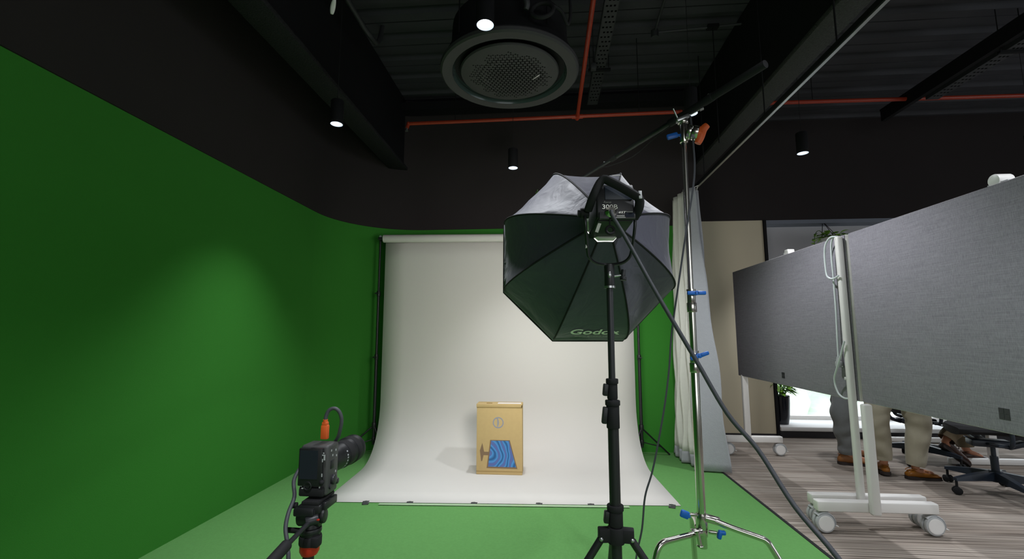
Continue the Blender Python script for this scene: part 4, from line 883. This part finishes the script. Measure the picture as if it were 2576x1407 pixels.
def shoe(name, heel, toe, h, m, parent, pitch=0.0, lace=False, low=0.055):
    """leather shoe from heel to toe, lofted along its length; sole is a sub-part"""
    heel = V(heel); toe = V(toe); d = toe - heel; L = d.length; d.normalize(); s = d.cross(V((0, 0, 1))).normalized(); u = s.cross(d)
    prof = [(0.0, .010, .022, .040), (.03, .026, .055, .0), (.10, .034, .078, 0), (.20, .037, .084, 0), (.32, .037, .080, 0), (.45, .038, .066, 0), (.60, .044, .054, 0), (.74, .047, .046, 0), (.87, .041, .036, 0), (.96, .026, .026, 0), (1.0, .010, .018, 0)]
    rg, sl_ = [], []
    for f, hw, hh, zz in prof:
        c = heel + d * (L * f); z0 = 0.016 + (0.018 if f < 0.02 else 0); ring = []; hh = hh * h
        for j in range(18):
            a = 2 * PI * j / 18; cx = math.copysign(abs(math.cos(a)) ** .75, math.cos(a)); sz = math.sin(a)
            ring.append(c + s * cx * hw * (1 - .35 * max(0, sz) ** 2) + u * (z0 + (hh * (sz * .5 + .5) if sz > -1 else 0)))
        rg.append(ring); wv = hw + .004
        sl_.append([c - s * wv + u * 0.001, c + s * wv + u * 0.001, c + s * wv + u * (.030 if f < .3 else .022), c - s * wv + u * (.030 if f < .3 else .022)])
    mb = MB(); mb.loft(rg); o = mb.build(name, m, parent, ang=70)
    mb = MB(); mb.loft(sl_); mb.build('sole', 'sole', o, ang=50)
    mb = MB(); mb.tube([heel + d * L * f + s * w_ + u * hz for f, w_, hz in ((.50, 0, .076 * h + .012), (.40, .024, .086 * h + .008), (.22, .030, .092 * h + .008), (.06, .018, .078 * h + .012), (.03, 0, .074 * h + .012), (.06, -.018, .078 * h + .012), (.22, -.030, .092 * h + .008), (.40, -.024, .086 * h + .008), (.50, 0, .076 * h + .012))], 0.0035, n=6); mb.build('collar_edge', m, o)
    mb = MB(); mb.box(heel + d * L * .56 + u * (.062 * h + .012), (0.062, 0.035, 0.008), rot=(0, 0.25, math.atan2(d.y, d.x) + PI / 2), bev=0.003); mb.build('strap', m, o)
    return o
def person(label, hip, fwd, legs, shirt, trousers, shoe_m, shoes, seated=False, tr=(.105, .088, .075, .066, .058), wr=.010, seed=1, height=1.0, arms='down', bare=True, sh_h=1.0):
    hip = V(hip); f = V(fwd).normalized(); s = f.cross(V((0, 0, 1))); up = V((0, 0, 1)); k = height
    p = thing('person', (hip.x, hip.y, 0), label, 'person', 'people behind the displays')
    lean = f * (0.03 if not seated else 0.06)
    wst = hip + up * .16 * k + lean * .3; chest = hip + up * .36 * k + lean * .6; neck0 = hip + up * .52 * k + lean; neck = hip + up * .59 * k + lean + f * .012
    head = neck + up * .10 * k + f * .02; crown = head + up * .085 * k - f * .01; chin = head - up * .045 + f * .045
    ch = [[(hip, (.145, .105)), (wst, (.130, .095)), (chest, (.165, .11)), (neck0, (.085, .065)), (neck, .052), (head, (.072, .082)), (crown, (.058, .066))],
          [(head, (.072, .082)), (chin, (.042, .036))],
          [(head, (.072, .082)), (head + f * .088 + up * .002, .016), (head + f * .108 - up * .014, .011)],
          [(head, (.072, .082)), (head + s * .082, (.018, .012))], [(head, (.072, .082)), (head - s * .082, (.018, .012))]]
    sl_ch = [[(hip - up * .12, (.185, .145)), (wst, (.172, .135)), (chest, (.205, .15)), (neck0 + up * .01, (.095, .08))]]
    for sd, (hp2, kn_, an, toe) in zip((1, -1), legs):
        ch.append([(hip, (.145, .105)), (V(hp2), (.082, .082)), (V(hp2).lerp(V(kn_), .5), .070), (V(kn_), .052), (V(kn_).lerp(V(an), .35), .050), (V(an), .034), (V(an) + (V(toe) - V(an)) * .35, .032), (V(toe) - (V(toe) - V(an)) * .18, (.036, .020))])
        sh0 = neck0 - up * .055 + s * sd * .165; 
        if arms == 'down': el = sh0 - up * .29 + s * sd * .05 - f * .02; wr_ = el - up * .24 + f * .06; hd_ = V((0, 0, -1)) + f * .25
        else: el = sh0 - up * .24 + f * .10 + s * sd * .04; wr_ = el + f * .24 - up * .02; hd_ = f - up * .1
        ch.append([(chest, (.165, .11)), (sh0, .058), (sh0.lerp(el, .5), .047), (el, .038), (el.lerp(wr_, .4), .037), (wr_, (.024, .02))])
        ch += hand_chains(wr_, hd_, sd)
        sl_ch.append([(chest, (.205, .15)), (sh0, .088), (sh0.lerp(el, .5), .068), (el, .056), (el.lerp(wr_, .85), .042)])
    skinned('body', ch, 'skin', p); skinned('shirt', sl_ch, shirt, p)
    mb = MB(); hb_ = []
    for i in range(9):
        t = i / 8; ring = []
        for q in range(20):
            b_ = 2 * PI * q / 20; lo = R(-10 + 42 * math.cos(b_) + (8 if abs(math.sin(b_)) > .9 else 0)); a0 = lo + t * (R(89) - lo)
            ring.append(head + up * (.022 + .112 * math.sin(a0)) - f * .008 + f * (.112 * math.cos(a0) * math.cos(b_)) + s * (.098 * math.cos(a0) * math.sin(b_)))
        hb_.append(ring)
    mb.loft(hb_); mb.build('hair', 'hair', p)
    mb = MB(); rings = []
    for dz, a_, b2 in ((.12, .150, .115), (.05, .162, .124), (-.02, .172, .130), (-.09, .165, .125)):
        rings.append([hip + up * dz + s * a_ * math.cos(q) + f * b2 * math.sin(q) for q in [2 * PI * i / 24 for i in range(24)]])
    mb.loft(rings)
    for i, (hp2, kn_, an, toe) in enumerate(legs):
        hp2, kn_, an = V(hp2), V(kn_), V(an); cuff = kn_.lerp(an, .93 if not bare else .90)
        trouser_leg(mb, [hp2 + up * .03, hp2.lerp(kn_, .5), kn_, kn_.lerp(cuff, .5), cuff], tr, seed + i * 7, wr)
    mb.build('trousers', trousers, p, ang=70)
    for i, (a, b_) in enumerate(shoes): shoe('shoe', a, b_, sh_h, shoe_m, p)
    return p
person('person in loose grey trousers and tan shoes standing left of the white display foot', (3.10, 5.18, .93), (1, .12, 0),
       [((3.06, 5.02, .88), (2.965, 4.98, .50), (3.005, 5.00, .085), (3.20, 4.96, .03)), ((3.10, 5.20, .88), (3.14, 5.24, .50), (3.16, 5.26, .085), (3.38, 5.28, .03))],
       'shirt_b', 'trouser_grey', 'tan', [((2.905, 5.02, 0), (3.195, 4.965, 0)), ((3.08, 5.255, 0), (3.375, 5.285, 0))], tr=(.115, .108, .100, .092, .080), wr=.010, seed=3, bare=False, sh_h=1.15)
person('person in beige chinos and polished amber loafers standing right of the white display foot', (3.24, 4.62, .90), (.9, .25, 0),
       [((3.31, 4.56, .86), (3.375, 4.57, .49), (3.300, 4.562, .075), (3.50, 4.56, .03)), ((3.15, 4.68, .86), (3.075, 4.66, .50), (3.110, 4.665, .105), (3.16, 4.85, .03))],
       'shirt_w', 'trouser_beige', 'amber', [((3.218, 4.568, 0), (3.508, 4.556, 0)), ((3.095, 4.615, 0.012), (3.185, 4.885, 0))], tr=(.110, .104, .096, .086, .066), wr=.0055, seed=12, sh_h=0.92)
person('seated person in brown trousers with dark brown shoes tucked under an office chair', (3.80, 5.17, .64), (1, -.04, 0),
       [((3.86, 5.07, .615), (4.20, 5.02, .54), (3.90, 4.985, .235), (4.12, 5.00, .06)), ((3.86, 5.27, .615), (4.27, 5.27, .54), (4.30, 5.23, .10), (4.47, 5.22, .03))],
       'shirt_d', 'trouser_brown', 'brown_toe', [((3.86, 4.985, 0.20), (4.125, 5.01, 0.0)), ((4.22, 5.235, 0), (4.50, 5.225, 0))], seated=True, tr=(.095, .092, .085, .080, .070), wr=.008, seed=21, arms='fwd')

# ------------------------------------------------------------------ ceiling services
PL_ = ['black pendant downlight hanging beside the beam near the left green wall', 'black pendant downlight hanging low in front of the back wall, left of the softbox',
       'black pendant downlight on a thin wire in the office, above the farther display', 'brightly lit pendant downlight in front of the round ceiling air unit', 'black pendant downlight right behind the grip head at the top of the C-stand',
       'black pendant downlight in the office at the very right edge of the photo']
def downlight():
    t = thing('pendant_light', (0, 0, 2.9), '', 'ceiling light', 'black pendant downlights')
    MB().lathe([(0.0440, 2.905), (0.0445, 2.9), (0.0475, 2.9), (0.0475, 3.085), (0.044, 3.09), (0.0001, 3.09)], n=32, cap=False).build('lamp_housing', 'black_steel', t)
    MB().lathe([(0.0445, 2.9), (0.040, 2.915), (0.029, 2.945)], n=32, cap=False).build('reflector', 'refl', t)
    MB().cyl((0, 0, 2.943), (0, 0, 2.947), 0.029, n=24).build('led_disc', 'led', t)
    MB().cyl((0, 0, 3.085), (0, 0, ZC + 0.03), 0.0022, n=6).build('suspension_wire', 'black_rub', t)
    return t
d0 = downlight()
for i, (x, y) in enumerate(PEND):
    o = d0 if i == 0 else copy_tree(d0)
    o.location = (x, y, 2.9); o['label'] = PL_[i]
# round cassette air conditioner
ACX, ACY, ACZ = -0.25, 2.99, 3.10
ac = thing('air_conditioner', (ACX, ACY, ACZ), 'large round grey ceiling cassette air unit with perforated disc', 'air conditioner')
MB().lathe([(0.40, 0.004), (0.468, 0.0), (0.480, 0.010), (0.482, 0.03), (0.46, 0.055), (0.395, 0.06), (0.385, 0.03)], (ACX, ACY, ACZ), n=64, cap=False).build('outer_ring', 'ac', ac)
MB().lathe([(0.398, 0.004), (0.392, 0.02), (0.375, 0.07), (0.345, 0.10), (0.30, 0.105)], (ACX, ACY, ACZ), n=64, cap=False).build('air_slot', 'ac_in', ac)
dd = MB(); dd.lathe([(0.0001, -0.012), (0.18, -0.010), (0.30, -0.004), (0.338, 0.006), (0.345, 0.018), (0.335, 0.03), (0.0001, 0.03)], (ACX, ACY, ACZ), n=64); pd = dd.build('centre_disc', 'ac', ac)
hm = MB(); S = 0.029
random.seed(2)
for i in range(-16, 17):
    for j in range(-18, 19):
        cx = (i + 0.5 * (j % 2)) * S; cy = j * S * 0.866; r = math.hypot(cx, cy)
        if r > 0.284: continue
        if r > 0.235 and random.random() < (r - 0.235) / 0.06: continue
        sc = 0.0105 * (1 if r < 0.22 else 0.72)
        for up in (0, 1):
            a0 = PI / 2 + PI * up; oy = S * 0.29 * (1 if up else -1) * -0.5; ox = 0 if up else S * 0.5
            zz = ACZ - 0.0128 + 0.0060 * (r / 0.27) ** 2
            ps = [V((ACX + cx + ox + sc * math.cos(a0 + k * 2 * PI / 3), ACY + cy + oy + sc * math.sin(a0 + k * 2 * PI / 3), zz)) for k in range(3)]
            vv = [hm.b.verts.new(q) for q in ps]; hm.b.faces.new(vv)
hm.build('perforations', 'hole', pd, smooth=False)
MB().box((ACX + 0.185, ACY + 0.01, ACZ - 0.0115), (0.075, 0.010, 0.004), rot=(0, 0, -0.85), bev=0.001).build('badge', 'steel', pd)
MB().lathe([(0.30, 0.05), (0.465, 0.05), (0.445, 0.10), (0.41, 0.16), (0.40, 0.34), (0.37, 0.36), (0.0001, 0.36)], (ACX, ACY, ACZ), n=48).build('unit_casing', 'black_steel', ac)
for a in (0.8, 2.3, 3.9, 5.4): MB().cyl((ACX + 0.42 * math.cos(a), ACY + 0.42 * math.sin(a), ACZ + 0.14), (ACX + 0.42 * math.cos(a), ACY + 0.42 * math.sin(a), ZC + 0.02), 0.005, n=8).build('hanger_rod', 'black_steel', ac)
hs = MB(); hs.torus((-0.015, 2.53, 3.235), 0.066, 0.013, axis=(0.1, 1, -0.35), n=36, m=10).tube([(0.04, 2.54, 3.275), (0.10, 2.58, 3.26), (0.14, 2.62, 3.20), (0.16, 2.64, 3.30), (0.15, 2.7, 3.6), (0.1, 2.7, ZC)], 0.010, n=8)
tag(recenter(hs.build('coiled_hose', 'black_rub')), 'black drain hose coiled into a loop behind the round air unit', 'hose')
fd = thing('flexible_pipe', (-0.2, 2.5, 3.3), 'lagged grey pipe bending down into the top of the round air unit', 'pipe')
MB().tube([(-0.36, 2.42, 3.62), (-0.25, 2.45, 3.47), (-0.18, 2.47, 3.40), (-0.125, 2.49, 3.33), (-0.105, 2.50, 3.26), (-0.112, 2.51, 3.23)], lambda t: 0.030 - 0.014 * t, n=12).build('lagging', 'galv', fd)
MB().tube([(-0.41, 2.40, 3.66), (-0.34, 2.43, 3.59), (-0.27, 2.45, 3.51)], lambda t: 0.040 + 0.004 * math.sin(60 * t), n=12).build('foil_wrap', 'steel', fd)
MB().tube([(-0.41, 2.40, 3.65), (-0.44, 2.4, 3.9), (-0.44, 2.4, ZC)], 0.014, n=8).build('riser', 'black_steel', fd)
# red sprinkler pipes
sp = thing('sprinkler_pipe', (0.3, 4.25, 3.40), 'red sprinkler pipe across the studio ceiling with a branch towards the viewer', 'pipe')
MB().tube([(-1.375, 4.26, 3.40), (1.29, 4.26, 3.42)], 0.0175, n=14, sm=0).build('main_run', 'red_pipe', sp)
MB().tube([(0.308, 4.26, 3.41), (0.308, -3.0, 3.41)], 0.0175, n=14, sm=0).build('branch_run', 'red_pipe', sp)
MB().cyl((0.308, 4.22, 3.41), (0.308, 4.30, 3.41), 0.022, n=14).cyl((0.255, 4.26, 3.411), (0.361, 4.26, 3.411), 0.022, n=14).build('tee_fitting', 'red_pipe', sp)
for x, z in ((-1.375, 3.40), (1.29, 3.42)):
    e = MB().sph((x, 4.26, z), 0.0215, n=12).cyl((x, 4.26, z), (x - 0.012, 4.25, z - 0.05), 0.017, n=12).build('elbow', 'red_pipe', sp)
    MB().cyl((x - 0.012, 4.25, z - 0.048), (x - 0.014, 4.25, z - 0.075), 0.008, n=10).cyl((x - 0.014, 4.25, z - 0.078), (x - 0.014, 4.25, z - 0.082), 0.016, n=14).build('sprinkler_head', 'steel', e)
for x in (-0.9, 0.9): MB().cyl((x, 4.26, 3.42), (x, 4.26, ZC + 0.02), 0.004, n=8).build('hanger_rod', 'black_steel', sp)
MB().cyl((0.308, 1.2, 3.42), (0.308, 1.2, ZC + 0.02), 0.004, n=8).build('hanger_rod', 'black_steel', sp)
s2 = thing('sprinkler_pipe', (4.5, 5.1, 3.9), 'red sprinkler pipe running below the deck across the office ceiling', 'pipe')
MB().tube([(1.99, 5.08, 3.90), (5.3, 5.14, 3.90), (8.8, 5.2, 3.90)], 0.022, n=14, sm=0).build('main_run', 'red_pipe', s2)
MB().cyl((2.47, 5.088, 3.90), (2.55, 5.09, 3.90), 0.027, n=14).build('coupling', 'red_pipe', s2)
for x in (3.0, 5.6, 8.0): MB().cyl((x, 5.1, 3.91), (x, 5.1, ZC + 0.02), 0.004, n=8).build('hanger_rod', 'black_steel', s2)
# perforated cable trays
def tray(x, w, z, y0, y1, label):
    t = thing('cable_tray', (x, (y0 + y1) / 2, z), label, 'cable tray', 'perforated cable trays')
    mb = MB(); mb.box((x, (y0 + y1) / 2, z), (w, y1 - y0, 0.004))
    for s in (-1, 1): mb.box((x + s * w / 2, (y0 + y1) / 2, z + 0.02), (0.004, y1 - y0, 0.044))
    nf = len(mb.b.faces); y = y0 + 0.05; r = 0
    while y < y1 - 0.05:
        for k in (-1, 0, 1): mb.box((x + k * w * 0.27 + (w * .1 if r % 2 else -w * .04), y, z - 0.0025), (w * 0.15, 0.018, 0.001))
        y += 0.062; r += 1
    mb.b.faces.ensure_lookup_table()
    for f in mb.b.faces[nf:]: f.material_index = 1
    tb0 = mb.build('tray_bed', 'galv', t, smooth=False); tb0.data.materials.append(M['hole'])
    y = y0 + 0.35
    while y < y1:
        b_ = MB().box((x, y, z - 0.012), (w + 0.10, 0.03, 0.02)).build('bracket', 'black_steel', t, smooth=False)
        MB().cyl((x + w / 2 + 0.035, y, z - 0.01), (x + w / 2 + 0.035, y, ZC + 0.02), 0.004, n=8).cyl((x - w / 2 - 0.035, y, z - 0.01), (x - w / 2 - 0.035, y, ZC + 0.02), 0.004, n=8).build('hanger_rod', 'black_steel', b_)
        y += 1.15
tray(0.51, 0.11, 3.80, -2.0, 4.78, 'grey perforated cable tray above the studio beside the red branch pipe')
tray(4.13, 0.12, 3.80, -2.0, 4.95, 'grey perforated cable tray along the dark beam over the office')
cd = MB(); cd.tube([(-1.55, 0.0, 3.95), (-1.55, 3.15, 3.92), (-1.53, 3.58, 3.90), (-1.535, 3.80, 3.97), (-1.535, 3.9, ZC + .02)], 0.022, n=10, sm=3); tag(recenter(cd.build('conduit_pipe', 'galv')), 'grey conduit pipe running under the deck just right of the left beam', 'pipe')
c2 = MB(); c2.tube([(1.0, 3.0, 4.13), (1.03, 4.06, 4.13)], 0.012, n=10, sm=0).cyl((1.03, 4.07, 4.07), (1.03, 4.07, 4.14), 0.035, n=16).tube([(1.03, 4.07, 4.12), (1.55, 4.03, 4.12), (1.95, 3.99, 4.12)], 0.010, n=8, sm=0)
tag(recenter(c2.build('ceiling_conduit', 'galv')), 'thin grey conduit with a round junction box on the deck right of the tray', 'pipe')
c3 = MB().cyl((1.545, 4.03, 4.105), (1.545, 4.03, 3.0), 0.005, n=8).box((1.545, 4.03, 4.12), (0.10, 0.06, 0.03)); tag(recenter(c3.build('hanger_rod', 'black_steel')), 'black rod dropping from the conduit bracket toward the curtain rail', 'rod')
hk = thing('rope_hook', (-1.24, 2.36, 3.16), 'pale rope end with blue tip hanging from the ceiling left of the air unit', 'rope')
MB().tube([(-1.19, 2.30, 3.30), (-1.205, 2.32, 3.215)], 0.012, n=8, sm=0).build('blue_tip', 'blue_knob', hk)
MB().tube([(-1.205, 2.32, 3.215), (-1.225, 2.345, 3.185), (-1.235, 2.355, 3.150)], lambda t: 0.008 + 0.006 * math.sin(PI * t), n=8).build('rope_end', 'white_label', hk)
MB().cyl((-1.19, 2.30, 3.29), (-1.19, 2.30, ZC + 0.02), 0.003, n=6).build('cord', 'black_rub', hk)
jb = MB().box((0.445, 4.0, 3.76), (0.05, 0.05, 0.06), bev=0.004).cyl((0.445, 4.0, 3.78), (0.445, 4.0, ZC + .02), 0.005); tag(recenter(jb.build('junction_box', 'galv')), 'small pale grey junction box beside the cable tray', 'junction box')
gl = MB().box((-0.115, YB - 0.015 - 0.012, 2.965), (0.03, 0.03, 0.05), bev=0.006).cyl((-0.11, YB - 0.02, 2.985), (-0.105, YB - 0.03, 3.02), 0.006); o = tag(recenter(gl.build('wall_sensor', 'leaf_d')), 'tiny green sensor high on the black wall left of the softbox', 'sensor')
# ducting run: black round duct under the deck, left of the air unit
du = MB().tube([(-1.395, -3.0, 3.86), (-1.395, 2.0, 3.86), (-1.395, 2.9, 3.86)], 0.11, n=20, sm=0); tag(recenter(du.build('air_duct', 'black_steel')), 'black round air duct under the deck at the top of the photo', 'duct')
